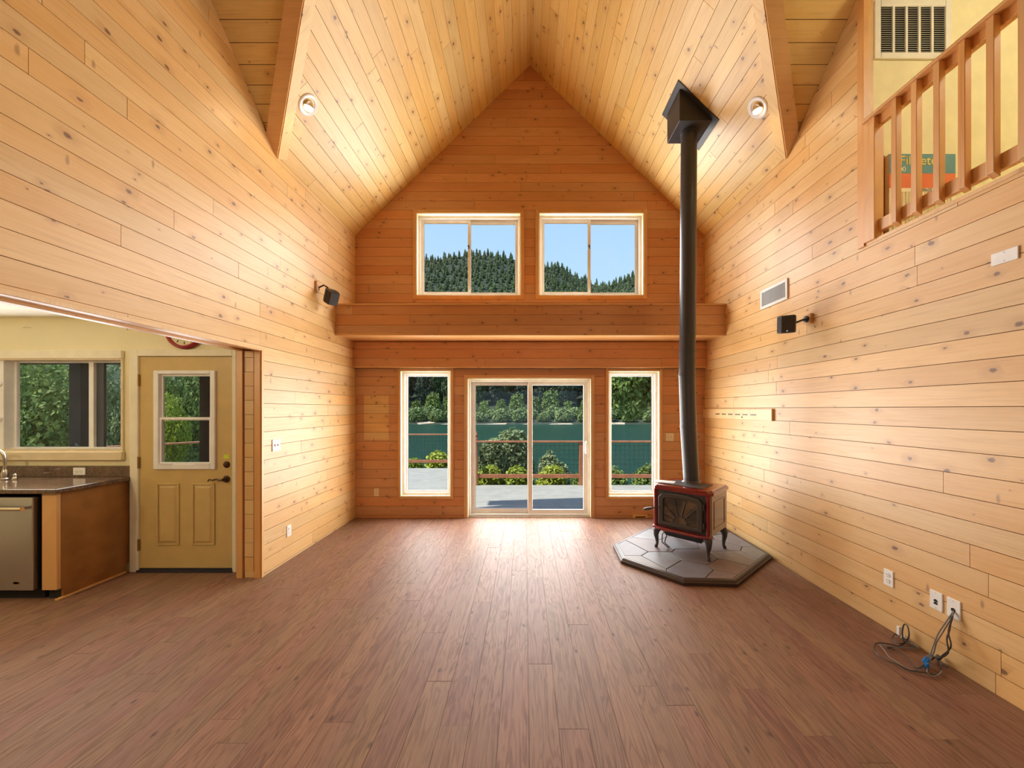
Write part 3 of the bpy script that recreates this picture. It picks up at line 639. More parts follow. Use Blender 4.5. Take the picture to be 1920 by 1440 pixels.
# supply vent on the right wall
vt = thing('air_vent', 'white louvred supply vent on the loft-side wall above the speaker', 'vent', (XR, 3.984, 2.829), R(-90))
rim(MB(), -.215, -.105, .215, .105, .028, .03, -.014, .002).build('frame', 'vent_white', vt, bevel=.003)
MB().box(-.19, -.003, -.08, .19, .001, .08).build('backing', 'vent_grey', vt)
for k in range(24):
    x = -.185 + k * .016; MB().add([(x, -.0095, -.078), (x + .012, -.012, -.078), (x + .012, -.010, -.078), (x + .001, -.0075, -.078), (x, -.0095, .078), (x + .012, -.012, .078), (x + .012, -.010, .078), (x + .001, -.0075, .078)], [(0, 3, 2, 1), (4, 5, 6, 7), (0, 1, 5, 4), (1, 2, 6, 5), (2, 3, 7, 6), (3, 0, 4, 7)]).build('louvre', 'vent_grey', vt)
# peg board
pg = thing('slotted_rail_board', 'pine board with a row of short slots on the loft-side wall', 'rail board', (XR, (YF + 3.99) / 2, 1.547), R(-90))
hl = (YF - 3.99) / 2
MB().box(-hl, -.024, -.065, hl, .0, .065).build('board', 'pine', pg, bevel=.003)
for px0, px1 in ((1341.5, 1351), (1353.3, 1362.7), (1365, 1375.7), (1378, 1389.8), (1392, 1404), (1406.4, 1420.5)):
    d0, d1 = FPX * (XR - .024) / (px0 - CX), FPX * (XR - .024) / (px1 - CX)
    ym = (YF + 3.99) / 2
    MB().box(ym - d0 + (d0 - d1) * .06, -.029, -.010, ym - d1 - (d0 - d1) * .22, -.022, .002).build('slot', 'edging_dark', pg)
MB().lathe([(.010, 0), (.009, .028)], 12, Matrix.Translation(((YF + 3.99) / 2 - FPX * XR / (1395 - CX), 0, -.035)) @ RX).build('knob', 'black_metal', pg)
# speakers
def speaker(loc, rz, label, block, arm, box_c, box_rot):
    o = thing('wall_speaker', label, 'speaker', loc, rz)
    MB().box(*block).build('mounting_block', 'pine_trim', o, bevel=.003)
    MB().lathe([(.03, 0), (.03, .012), (.018, .02)], 16, Matrix.Translation(arm[0]) @ RX).build('wall_mount', 'black_metal', o, smooth=True)
    MB().tube(arm, .009, 10).build('arm', 'black_metal', o, smooth=True)
    M = Matrix.Translation(box_c) @ Euler(box_rot).to_matrix().to_4x4()
    b = MB().prism([(-.055, -.09), (.055, -.09), (.075, .0), (.06, .07), (-.06, .07), (-.075, .0)], -.08, .08).build('cabinet', 'speaker_black', o, M, bevel=.012, seg=3)
    MB().box(-.052, -.098, -.072, .052, -.09, .072).build('grille', 'grille_dark', b, bevel=.006)
    MB().box(-.012, -.1, -.068, -.002, -.0975, -.058).build('badge', 'chrome', b)
    return o
speaker((XR, 3.49, 2.45), R(-90), 'small black speaker on loft-side wall near the vent', (-.045, -.026, -.045, .045, 0, .045), [(0, -.026, 0), (-.01, -.06, -.005), (-.02, -.12, -.03)], (-.02, -.20, -.045), (R(8), 0, R(62)))
speaker((XL, 4.49, 3.06), R(90), 'small black speaker on kitchen-side wall near the boxed ledge', (-.02, -.024, -.05, .02, 0, .09), [(.03, -.0, .01), (.045, -.07, .055), (.06, -.11, .03), (.06, -.12, .0)], (.07, -.15, -.08), (R(30), 0, R(-40)))

# ------------------------------------------------------------------ recessed lights
def downlight(side, d, X, Z, label, watt=7):
    n = Vector((-side * SP, 0, -CP)); M = frame((X, d, Z), (0, 1, 0), (n.cross(Vector((0, 1, 0)))))
    o = bpy.data.objects.new('recessed_downlight', None); COL.objects.link(o); o.matrix_basis = M if (M.col[2].to_3d().dot(n) > 0) else frame((X, d, Z), (0, -1, 0), (n.cross(Vector((0, -1, 0)))))
    tag(o, label, 'light')
    MB().lathe([(.064, -.01), (.102, -.01), (.103, .004), (.094, .010), (.070, .006), (.062, -.006)], 36).build('trim_ring', 'vinyl_white', o, smooth=True)
    MB().lathe([(.064, -.012), (.064, -.008)], 32).build('recess', 'bronze', o)
    # eyeball, tilted to hang straight down
    dn = (o.matrix_basis.to_3x3().inverted() @ Vector((0, -.12, -1))).normalized(); q = Vector((0, 0, 1)).rotation_difference(dn).to_matrix().to_4x4()
    eb = MB().lathe([(.02, -.05), (.036, -.035), (.046, -.005), (.046, .030), (.042, .034)], 28, Matrix.Translation((0, 0, .002)) @ q); eb.build('eyeball', 'chrome', o, smooth=True)
    MB().lathe([(.040, .033), (.040, .0365)], 28, Matrix.Translation((0, 0, .004)) @ q).build('lens', 'lamp_lens', o)
    p = Vector((X, d, Z)) + n * .10
    lamp('downlight_lamp', 'SPOT', p + Vector((0, 0, -.03)), (0, R(-side * 14), 0), watt, (1, .76, .46), spot_size=R(150), spot_blend=.9, shadow_soft_size=.045)
downlight(-1, 3.64, -2.115, ZE + PITCH * (-2.115 - XL), 'round white recessed eyeball light in the kitchen-side ceiling slope')
downlight(1, 3.65, 2.27, ZE + PITCH * (XR - 2.27), 'round white recessed eyeball light in the ceiling slope above the loft side')
for sd_ in (-1, 1):      # unseen fittings added further back to brighten the near walls and ceiling
    downlight(sd_, -.6, XM + sd_ * 2.19, ZE + PITCH * (HW - 2.19), 'added unseen recessed light further back in the %s ceiling slope' % ('kitchen-side' if sd_ < 0 else 'loft-side'), 24)

# ------------------------------------------------------------------ loft: floor, walls, railing, filter box, grille
lf = struct(MB().box(XR + .06, -.5, LOFT_Z - .22, 5.2, LOFT_Y + .25, LOFT_Z).build('floor_loft', 'loft_paint'), 'cream loft floor behind the railing', 'floor')
struct(MB().box(XR + .06, LOFT_Y + .06, LOFT_Z - .05, 5.2, LOFT_Y + .2, 5.9).build('wall_loft', 'loft_paint'), 'cream painted loft wall', 'wall')
struct(MB().box(5.1, -.7, LOFT_Z - .2, 5.25, LOFT_Y + .2, 5.9).build('wall_loft_side', 'loft_paint'), 'cream painted loft side wall', 'wall')
struct(MB().box(XR + .06, -.7, LOFT_Z - .2, 5.2, -.55, 5.9).build('wall_loft_rear', 'loft_paint'), 'cream painted loft rear wall', 'wall')
struct(MB().box(XR - .0, -.7, 5.25, 5.2, LOFT_Y + .2, 5.4).build('ceiling_loft', 'ceiling_paint'), 'white loft ceiling', 'ceiling')
struct(MB().box(XR - .015, LOFT_Y - .022, LOFT_Z - .02, XR + .02, LOFT_Y + .035, 5.0).build('trim_6', 'pine_trim'), 'vertical pine trim at the edge of the loft opening', 'trim')
jb = MB().box(XR + .015, LOFT_Y - .012, LOFT_Z - .02, XR + .068, LOFT_Y + .065, 5.0).build('trim_7', 'pine'); struct(jb, 'pine jamb of the loft opening', 'trim')
cap = struct(MB().box(XR - .004, -.5, LOFT_Z - .02, XR + .07, LOFT_Y - .022, LOFT_Z + .004).build('trim_8', 'pine'), 'pine sill under the loft railing', 'trim')
rl = thing('loft_railing', 'pine loft railing with square balusters', 'railing', (XR, 0, LOFT_Z))
MB().box(.012, -.4, .86, .052, LOFT_Y - .02, .94).build('upper_rail', 'pine_trim', rl, bevel=.004)
MB().box(-.045, -.4, .925, .06, LOFT_Y - .02, .945).build('cap_rail', 'pine_trim', rl, bevel=.004)
MB().box(.012, -.4, .055, .052, LOFT_Y - .02, .145).build('lower_rail', 'pine_trim', rl, bevel=.004)
MB().box(-.02, LOFT_Y - .115, .0, .052, LOFT_Y - .025, .925).build('end_post', 'pine_trim', rl, bevel=.004)
ym = 2.684
bal = None
while ym > .2:
    if bal is None:
        mb = MB(); x0, x1, y0, y1 = -.028, .012, -.038, 0
        mb.add([(x0, y0, .045), (x1, y0, .018), (x1, y1, .018), (x0, y1, .045), (x0, y0, .925), (x1, y0, .925), (x1, y1, .925), (x0, y1, .925)], [(0, 3, 2, 1), (4, 5, 6, 7), (0, 1, 5, 4), (1, 2, 6, 5), (2, 3, 7, 6), (3, 0, 4, 7)])
        bal = mb.build('baluster', 'pine_trim', rl, Matrix.Translation((0, ym, 0)), bevel=.002, seg=1)
    else:
        b = bal.copy(); COL.objects.link(b); b.parent = rl; b.matrix_basis = Matrix.Translation((0, ym, 0))
    ym -= .138
LW = LOFT_Y + .06
gr = thing('return_grille', 'cream louvred return-air grille on the loft wall', 'vent', (kx(1709, LW), LW, kz(58, LW)))
W2, H2 = 72 / FPX * LW, .235
rim(MB(), -W2, -H2, W2, H2, .05, .05, -.016, 0).build('frame', 'vent_white', gr, bevel=.005)
MB().box(-W2 + .04, -.003, -H2 + .04, W2 - .04, -.001, H2 - .04).build('backing', 'dark_slot', gr)
for k in range(1, 5):
    x = -W2 + .05 + (2 * W2 - .1) * k / 5; MB().box(x - .009, -.014, -H2 + .04, x + .009, -.002, H2 - .04).build('divider', 'vent_white', gr)
for k in range(22):
    z = -H2 + .055 + k * .0172; MB().add([(-W2 + .04, -.003, z + .012), (W2 - .04, -.003, z + .012), (W2 - .04, -.012, z), (-W2 + .04, -.012, z), (-W2 + .04, -.001, z + .013), (W2 - .04, -.001, z + .013), (W2 - .04, -.01, z + .001), (-W2 + .04, -.01, z + .001)], [(0, 1, 2, 3), (7, 6, 5, 4), (0, 4, 5, 1), (1, 5, 6, 2), (2, 6, 7, 3), (3, 7, 4, 0)]).build('slat', 'vent_white', gr)
def text(s, size, name, material, parent, M):
    c = bpy.data.curves.new(name, 'FONT'); c.body = s; c.size = size; c.extrude = .0006; c.resolution_u = 3
    t = bpy.data.objects.new(name, c); COL.objects.link(t)
    dg = bpy.context.evaluated_depsgraph_get(); me = bpy.data.meshes.new_from_object(t.evaluated_get(dg)); bpy.data.objects.remove(t)
    me.materials.clear(); return link(name, me, material, parent, M)
fy = 2.86; fx0, fx1 = kx(1667, fy), kx(1791, fy); ftop = kz(289, fy)
fb = thing('air_filter', 'packaged air filter with teal and orange wrapper standing in loft', 'air filter', ((fx0 + fx1) / 2, fy, LOFT_Z))
fw = (fx1 - fx0) / 2; fh = ftop - LOFT_Z; fz = lambda py: kz(py, fy) - LOFT_Z; fx = lambda px: kx(px, fy) - (fx0 + fx1) / 2
MB().box(-fw, 0, 0, fw, .05, fh).build('core', 'box_white', fb)
MB().box(-fw, -.002, fz(325.5), fw, 0, fh).build('teal_band', 'box_teal', fb)
MB().box(-fw, -.002, fz(353), fw, 0, fz(325.5)).build('orange_band', 'box_orange', fb)
MB().box(-fw, -.0025, fz(360), fw, 0, fz(353)).build('size_strip', 'box_white', fb)
for k in range(19):
    x = -fw + .02 + k * (2 * fw - .04) / 19; MB().prism([(x, -.0), (x + .009, -.008), (x + .018, 0)], 0, fz(360)).build('pleat', 'pleat', fb)
MB().box(-fw - .03, .03, .0, -fw - .004, .055, fh + .01).build('spine', 'box_red', fb)
text('Filtrete', .098, 'brand_lettering', 'box_yellow', fb, Matrix.Translation((fx(1686), -.003, fz(309))) @ RX)
text('1500', .055, 'rating_lettering', 'box_white', fb, Matrix.Translation((fx(1671), -.003, fz(322))) @ RX)
text('20x25', .032, 'size_lettering', 'dark_slot', fb, Matrix.Translation((fx(1727), -.003, fz(359))) @ RX)
lo = thing('added_ceiling_lamp', 'added unseen round lamp on the loft ceiling', 'light', (3.9, 1.2, 5.25)); MB().lathe([(.16, 0), (.16, -.03), (.14, -.06), (.08, -.08), (.01, -.085)][::-1], 28).build('diffuser', 'lamp_lens', lo, smooth=True)
lamp('loft_fill_lamp', 'POINT', (3.9, 1.2, 5.05), (0, 0, 0), 48, (1, .90, .68), shadow_soft_size=.15)  # unseen lamp added to brighten the loft walls
ko = thing('added_ceiling_lamp', 'added unseen round lamp on the kitchen ceiling', 'light', (-4.3, 1.0, KZ)); MB().lathe([(.16, 0), (.16, -.03), (.14, -.06), (.08, -.08), (.01, -.085)][::-1], 28).build('diffuser', 'lamp_lens', ko, smooth=True)
lamp('kitchen_fill_lamp', 'POINT', (-4.3, 1.0, KZ - .2), (0, 0, 0), 58, (1, .82, .50), shadow_soft_size=.15)  # unseen lamp added as warm fill for the kitchen

# ------------------------------------------------------------------ hearth pad
HP = [(1.021, 4.341), (.996, 3.889), (1.442, 3.399), (1.916, 3.369), (2.645, 3.996), (2.645, 5.51), (2.19, 5.51)]
def inset(poly, d):
    poly = ccw(poly); n = len(poly); L = []
    for i in range(n):
        (ax, ay), (bx, by) = poly[i], poly[(i + 1) % n]; l = math.hypot(bx - ax, by - ay); nx, ny = (by - ay) / l, (ax - bx) / l
        L.append((nx, ny, nx * ax + ny * ay - d))
    out = []
    for i in range(n):
        a, b, c = L[i - 1]; e, f, g = L[i]; D = a * f - b * e; out.append(((c * f - b * g) / D, (a * g - c * e) / D))
    return out
hp = thing('hearth_pad', 'angular slate hearth pad with dark moulded edge under the stove', 'hearth', (0, 0, 0))
HPc = ccw(HP); HT = .052
MB().prism(inset(HP, .03), 0, HT - .008).build('base', 'grout', hp)
lv = [(0, 0), (0, .03), (.012, .036), (.016, .046), (.03, .054), (.052, .054), (.055, .044)]
rings = [inset(HP, d) for d, z in lv]
for i in range(len(HPc)):
    j = (i + 1) % len(HPc); vs = []
    for (d, z), r in zip(lv, rings): vs += [(r[i][0], r[i][1], z), (r[j][0], r[j][1], z)]
    MB().add(vs, [(2 * k, 2 * k + 1, 2 * k + 3, 2 * k + 2) for k in range(len(lv) - 1)]).build('edging', 'edging_dark', hp)
rg = random.Random(6); inner = inset(HP, .053); seeds = []
while len(seeds) < 22:
    p = (rg.uniform(1, 2.65), rg.uniform(3.37, 5.5))
    if len(clip_convex([(p[0] - .01, p[1]), (p[0] + .01, p[1]), (p[0], p[1] + .01)], inner)) < 3: continue
    if all(math.hypot((p[0] - q[0]), p[1] - q[1]) > .27 for q in seeds): seeds.append(p)
    elif rg.random() < .004: seeds.append(p)
for a in seeds:
    q = list(inner)
    for b in seeds:
        if b is a: continue
        nx, ny = b[0] - a[0], b[1] - a[1]; l = math.hypot(nx, ny); nx /= l; ny /= l
        q = clip(q, nx, ny, nx * (a[0] + b[0]) / 2 + ny * (a[1] + b[1]) / 2 - .004)
        if len(q) < 3: break
    if len(q) > 2: MB().prism([(x - a[0], y - a[1]) for x, y in ccw(q)], 0, .012).build('stone', 'slate', hp, Matrix.Translation((a[0], a[1], HT - .010 + rg.uniform(-.0015, .0015))), bevel=.003, seg=1)
# ------------------------------------------------------------------ wood stove
st = thing('wood_stove', 'dark red enamelled wood stove on slate hearth pad', 'stove', (1.85, 4.19, HT + .001), R(-45))
bw, bd, z0, z1 = .285, .255, .245, .665
body = MB().box(-bw + .012, -bd + .012, z0, bw - .012, bd, z1).build('firebox', 'cast_iron', st)
for s in (-1, 1):
    p = MB().box(s * bw - .016, -bd + .03, z0, s * bw + .016, bd, z1); pn = p.build('side_panel', 'stove_side', st, bevel=.008)
    rim(MB(), -.16, z0 + .06, .17, z1 - .07, .012, .012, -.004, .004).build('panel_bead', 'stove_side', pn, Matrix.Translation((s * (bw + .016), .01, 0)) @ Matrix.Rotation(R(90), 4, 'Z'))
    MB().tube([(s * (bw - .005), -bd + .0, z0), (s * (bw - .005), -bd, z1)], .024, 14).build('corner_post', 'red_enamel', st, smooth=True)
tp = [(-.315, -.20), (-.28, -.285), (.28, -.285), (.315, -.20), (.315, .27), (-.315, .27)]
t = MB()
for lo_, (a, b) in enumerate((((1.0, .662), (1.0, .70)), ((.97, .70), (.94, .716)))):
    n = len(tp); t.add([(x * a[0], y * a[0], a[1]) for x, y in tp] + [(x * b[0], y * b[0], b[1]) for x, y in tp], [tuple(range(n))[::-1], tuple(range(n, 2 * n))] + [(i, (i + 1) % n, n + (i + 1) % n, n + i) for i in range(n)])
t.build('top_plate', 'red_enamel', st, bevel=.006)
MB().box(-.215, -.19, .712, .20, .12, .722).build('cooktop', 'cast_iron', st, bevel=.003)
lp = [(-.315, -.21), (-.30, -.30), (-.20, -.335), (.20, -.335), (.30, -.30), (.315, -.21)]
MB().prism(lp, .232, .262).build('ash_lip', 'red_enamel', st, bevel=.010, seg=3)
dr = MB(); fy0 = -bd - .012
fp = [(-.235, .285), (.235, .285), (.235, .585), (.20, .625), (.10, .642), (0, .647), (-.10, .642), (-.20, .625), (-.235, .585)]
gp = [(-.180, .325), (.180, .325), (.180, .565), (.165, .580), (.10, .592), (0, .597), (-.10, .592), (-.165, .580), (-.180, .565)]
def ringprism(o, i, ya, yb):
    n = len(o); vs = [(x, ya, z) for x, z in o] + [(x, ya, z) for x, z in i] + [(x, yb, z) for x, z in o] + [(x, yb, z) for x, z in i]
    fs = []
    for k in range(n):
        m = (k + 1) % n; fs += [(k, m, n + m, n + k), (2 * n + k, k, m, 2 * n + m)[::-1], (n + k, n + m, 3 * n + m, 3 * n + k)]
    return MB().add(vs, fs)
MB().box(-bw + .02, -bd - .008, z0 + .015, bw - .02, -bd + .02, z1).build('front_plate', 'cast_iron', st)
door = ringprism(fp, gp, -bd - .042, -bd - .005).build('door', 'iron_leg', st, bevel=.008, seg=3)
MB().box(-.19, -bd - .022, .315, .19, -bd - .016, .60).build('door_glass', 'stove_glass', door)
arc = [(-.0 + .075 * math.cos(a), -bd - .028, .335 + .075 * math.sin(a)) for a in [math.pi * k / 12 for k in range(13)]]
MB().tube(arc, .006, 8).build('sun_arc', 'iron_leg', door, smooth=True)
for a in (18, 47, 76, 104, 133, 162):
    c, s = math.cos(R(a)), math.sin(R(a)); L = min(.178 / max(abs(c), 1e-3), .245 / max(s, 1e-3))
    MB().tube([(.07 * c, -bd - .028, .335 + .07 * s), (L * c, -bd - .028, .335 + L * s)], [.0075, .004], 8).build('sun_ray', 'iron_leg', door, smooth=True)
MB().tube([(-.215, -bd - .045, .475), (-.235, -bd - .08, .475), (-.28, -bd - .10, .462)], .007, 8).tube([(-.275, -bd - .10, .464), (-.30, -bd - .108, .455), (-.355, -bd - .12, .438), (-.37, -bd - .122, .433)], [.010, .016, .016, .006], 10).build('door_handle', 'iron_leg', door, smooth=True)
for z in (.36, .55): MB().tube([(.246, -bd - .03, z - .03), (.246, -bd - .03, z + .03)], .009, 8).build('hinge', 'iron_leg', door, smooth=True)
hs = [(-.25, -.24), (.25, -.24), (.25, .22), (-.25, .22)]; h2 = [(-.19, -.20), (.19, -.20), (.19, .18), (-.19, .18)]
MB().add([(x, y, .24) for x, y in hs] + [(x, y, .145) for x, y in h2], [(0, 1, 2, 3), (7, 6, 5, 4)] + [(i, (i + 1) % 4, 4 + (i + 1) % 4, 4 + i)[::-1] for i in range(4)]).build('heat_shield', 'black_metal', st, bevel=.004)
MB().box(-.20, -.262, .20, -.165, -.238, .215).build('badge', 'box_orange', st)
for sx_ in (-1, 1):
    for sy_ in (-1, 1):
        bx_, by_ = sx_ * .25, sy_ * .215; dx_, dy_ = sx_ * .707, sy_ * .707
        prof = [(-.02, .25, .042), (.015, .232, .046), (.042, .19, .036), (.045, .14, .026), (.035, .09, .019), (.032, .05, .015), (.040, .028, .018), (.046, .012, .019), (.046, 0, .015)]
        MB().tube([(bx_ + dx_ * a, by_ + dy_ * a, z) for a, z, r in prof], [r for a, z, r in prof], 12).build('leg', 'iron_leg', st, smooth=True)
for k in (0, 1):
    MB().tube([(-.20 + k * .05, -.12, .19), (-.23 + k * .05, -.20, .15), (-.22 + k * .03, -.23, .07), (-.16, -.20 + k * .03, .008)], .006, 8).build('hose', 'black_metal', st, smooth=True)
pp = thing('paper_leaflet', 'white sheet of paper lying on stove top', 'paper', (1.60, 4.29, HT + .724), R(-30))
MB().box(-.11, -.075, 0, .11, .075, .002).build('sheet', 'paper', pp); MB().box(-.10, -.07, .002, .09, .06, .004).build('sheet', 'paper', pp, Matrix.Rotation(R(7), 4, 'Z'))
# flue pipe
fp_ = thing('stove_pipe', 'tall black stove pipe rising from stove to ceiling box', 'stove pipe', (1.905, 4.28, HT + .716))
def rel(p): return (p[0] - 1.905, p[1] - 4.28, p[2] - HT - .716)
nodes = [(1.905, 4.28, HT + .712), (1.869, 4.28, 1.414), (1.851, 4.275, 1.995), (1.853, 4.27, 2.27), (1.868, 4.26, 4.80)]
for i in range(4):
    a, b = nodes[i], nodes[i + 1]; r = [.083, .087, .087, .087][i]
    MB().tube([rel(a), rel(b)], [r, r if i else .088], 28).build('pipe_section', 'pipe_black', fp_, smooth=True)
for i in (1, 2, 3):
    p = Vector(rel(nodes[i])); u = (Vector(nodes[i + 1]) - Vector(nodes[i - 1])).normalized(); MB().tube([p - u * .014, p, p + u * .014], [.0895, .091, .0895], 28).build('seam', 'pipe_black', fp_, smooth=True)
MB().lathe([(.105, 0), (.105, .006), (.09, .02), (.085, .03)], 28).build('base_collar', 'pipe_black', fp_, smooth=True)
p = rel((1.868, 4.26, 4.73)); MB().tube([(p[0], p[1], p[2]), (p[0], p[1], p[2] + .05)], .094, 28).build('top_collar', 'pipe_black', fp_, smooth=True)
zc = lambda X: ZE + PITCH * (XR - X)
bx0, bx1, by0, by1, bz = 1.687, 2.048, 4.08, 4.441, 4.765
cbx = thing('ceiling_support_box', 'black square support box where the stove pipe meets ceiling', 'support box', (1.868, 4.26, bz))
o_ = Vector((1.868, 4.26, bz)); e_ = .02
vs = [Vector(q) - o_ for q in ((bx0, by0, bz), (bx1, by0, bz), (bx1, by1, bz), (bx0, by1, bz), (bx0, by0, zc(bx0) + e_), (bx1, by0, zc(bx1) + e_), (bx1, by1, zc(bx1) + e_), (bx0, by1, zc(bx0) + e_))]
MB().add(vs, [(0, 3, 2, 1), (4, 5, 6, 7), (0, 1, 5, 4), (1, 2, 6, 5), (2, 3, 7, 6), (3, 0, 4, 7)]).build('box', 'black_metal', cbx, bevel=.004, seg=1)
g_ = .055; vs = []
for dz in (-.012, 0.01):
    for x, y in ((bx0 - g_ * CP * 1.0, by0 - g_), (bx1 + g_ * CP, by0 - g_), (bx1 + g_ * CP, by1 + g_), (bx0 - g_ * CP, by1 + g_)): vs.append(Vector((x, y, zc(x) + dz)) - o_)
MB().add(vs, [(0, 3, 2, 1), (4, 5, 6, 7), (0, 1, 5, 4), (1, 2, 6, 5), (2, 3, 7, 6), (3, 0, 4, 7)]).build('flange', 'black_metal', cbx)

# ------------------------------------------------------------------ cables on the floor
def fpnt(px, py, z=.012):
    d = FPX * (EYE - z) / (py - CY); return Vector((min((px - CX) / FPX * d, XR - .03), d, z))
def cr(px, py): return (1580 + px * .19440, 1020 + py * .19440)       # close-up coordinates to photo pixels
def smooth_path(P, k=6):
    P = [Vector(p) for p in P]; out = []
    for i in range(len(P) - 1):
        p0, p1, p2, p3 = P[max(i - 1, 0)], P[i], P[i + 1], P[min(i + 2, len(P) - 1)]
        for j in range(k):
            t = j / k; out.append(.5 * ((2 * p1) + (p2 - p0) * t + (2 * p0 - 5 * p1 + 4 * p2 - p3) * t * t + (3 * p1 - p0 - 3 * p2 + p3) * t ** 3))
    return out + [P[-1]]
cbn = thing('cable_bundle', 'tangle of dark cables hanging from wall plate onto the floor', 'cables', (0, 0, 0))
src = Vector((XR - .008, 2.311, .362))
def flr(pts, z=.012): return [fpnt(*cr(*p), z + (.006 * (i % 2))) for i, p in enumerate(pts)]
def lean(px, py, off): # hanging points close to the wall
    x, y = cr(px, py); X = XR - off; d = X * FPX / (x - CX); return Vector((X, d, EYE - (y - CY) / FPX * d))
c1 = [src, lean(1040, 690, .03), lean(930, 850, .06), lean(880, 960, .09), lean(850, 1060, .11)] + flr([(835, 1150), (815, 1235), (870, 1275), (940, 1250), (955, 1170), (990, 1110)])
c2 = [src, lean(1050, 700, .03), lean(1030, 830, .06), lean(1005, 920, .08), lean(1015, 1050, .10)] + flr([(990, 1120), (950, 1180), (930, 1260), (790, 1240), (640, 1215), (520, 1160), (400, 1110), (310, 1030), (320, 960), (420, 960), (560, 990), (700, 1000), (810, 970), (800, 930), (690, 935), (590, 960)])
c3 = [src, lean(1060, 690, .028), lean(960, 860, .055), lean(905, 950, .08), lean(870, 1070, .10)] + flr([(800, 1180), (700, 1215), (620, 1200), (530, 1140), (450, 1090), (400, 1020), (360, 970), (450, 985), (580, 1000), (740, 1000), (790, 920), (730, 870), (650, 880), (620, 930), (700, 980), (820, 960)])
c4_ = [src, lean(1055, 720, .035), lean(1020, 850, .065), lean(1040, 1000, .09)] + flr([(1020, 1120), (1010, 1190)])
c5 = flr([(850, 1110), (760, 1185), (700, 1190), (600, 1080), (500, 1020), (430, 1000), (500, 990), (590, 960)]) + [lean(575, 870, .10), lean(590, 780, .09), lean(625, 790, .09), lean(640, 880, .10)] + flr([(660, 930), (560, 960), (480, 920), (500, 870), (580, 880), (700, 940), (780, 900)], .016)
for c, m, r in ((c1, 'cable_grey', .0035), (c2, 'cable_dark', .0042), (c3, 'cable_grey', .0035), (c4_, 'cable_dark', .004), (c5, 'cable_dark', .004)):
    MB().tube(smooth_path(c), r, 6).build('cable', m, cbn, smooth=True)
q = fpnt(*cr(805, 1120), .04)
k_ = MB().box(-.02, -.012, -.02, .02, .012, .02).build('blue_connector', 'blue_plastic', cbn, Matrix.Translation(q) @ Euler((.4, .3, .6)).to_matrix().to_4x4(), bevel=.004)
q2 = fpnt(*cr(810, 1175), .022); MB().box(-.008, -.008, -.02, .008, .008, .02).build('blue_connector', 'blue_plastic', cbn, Matrix.Translation(q2) @ Euler((.2, -.3, 0)).to_matrix().to_4x4())
for a in ((850, 1090), (990, 1095)):
    q = fpnt(*cr(*a), .03); MB().box(-.012, -.012, -.014, .012, .012, .014).build('plug', 'cable_dark', cbn, Matrix.Translation(q) @ Euler((.3, .5, .2)).to_matrix().to_4x4(), bevel=.004)
q = lean(548, 835, .06); MB().box(-.012, -.01, -.03, .012, .01, .03).build('white_adapter', 'plate_white', cbn, Matrix.Translation(q), bevel=.003)
for a in ((650, 900), (600, 890), (560, 905)):
    q = fpnt(*cr(*a), .025); MB().tube([q, q + Vector((.02, .01, .008)), q + Vector((.03, -.01, .0))], .003, 6).build('cable_tie', 'plate_white', cbn)

# ------------------------------------------------------------------ deck, rails
DZk = -.10
dk = MB(); yk = 5.71
while yk < 10.75:
    x0, x1 = (-7.2, 6.0) if yk < 8.35 else (-7.2, -1.42)
    dk.box(x0, yk, DZk - .03, x1, yk + .136, DZk); yk += .142
dk.box(-7.2, 5.71, DZk - .25, 6, 5.75, DZk - .03)
struct(dk.build('deck', 'deck_grey'), 'light grey sunlit board deck outside the sliding door', 'deck')
struct(MB().box(-7.2, 3.9, DZk - .05, -2.8, 5.71, DZk - .002).build('deck_porch', 'deck_grey'), 'grey porch deck outside the kitchen door', 'deck')
def railing(pts, label, zt=.895, grid=.105):
    a, b = Vector((pts[0][0], pts[0][1], 0)), Vector((pts[1][0], pts[1][1], 0)); L = (b - a).length; rz = math.atan2(b.y - a.y, b.x - a.x)
    o = thing('deck_railing', label, 'railing', (a.x, a.y, DZk), rz); h = zt - DZk
    MB().box(0, -.06, h - .035, L, .06, h).build('top_rail', 'rail_wood', o, bevel=.005)
    MB().box(0, -.02, .16, L, .02, .245).build('bottom_rail', 'rail_wood', o, bevel=.004)
    n = max(1, round(L / 2.42)); 
    for k in range(n + 1): MB().box(L * k / n - .045, -.045, -.05, L * k / n + .045, .045, h - .035 + (.10 if k in (0,) else 0)).build('post', 'rail_wood', o, bevel=.004)
    m = MB(); x = grid
    while x < L: m.box(x - .0025, -.0025, .24, x + .0025, .0025, h - .03); x += grid
    z = .26
    while z < h - .04: m.box(0, -.0025, z - .0025, L, .0025, z + .0025); z += grid
    m.build('wire_mesh', 'wire', o); return o
railing(((-1.12, 8.40), (6.0, 8.40)), 'reddish wood and wire railing straight outside the sliding door')
railing(((-7.0, 10.78), (-1.42, 10.78)), 'reddish wood and wire railing at the outer end of deck')
railing(((-1.42, 10.66), (-1.42, 8.5)), 'short reddish railing joining the two deck levels of rail')
railing(((-8.8, 6.3), (-7.0, 8.5)), 'slanting reddish railing outside the kitchen door')
for i, px in enumerate((153, 394)):
    d = 5.3; X = kx(px, d); hw = .085
    tag(MB().box(X - hw, d - .08, DZk, X + hw, d + .08, 2.62).build('porch_post', 'post_brown', None, bevel=.006), ['thick dark brown porch post outside the kitchen window', 'thick dark brown porch post outside the kitchen door'][i], 'post')
tag(MB().box(-7.6, 5.22, 2.25, -2.75, 5.38, 2.47).build('porch_beam', 'post_brown', None, bevel=.006), 'dark brown porch beam across the porch posts', 'beam')

struct(MB().box(-7.9, 3.88, 2.50, -2.72, 5.75, 2.60).build('porch_roof', 'post_brown'), 'dark porch roof outside the kitchen', 'roof')
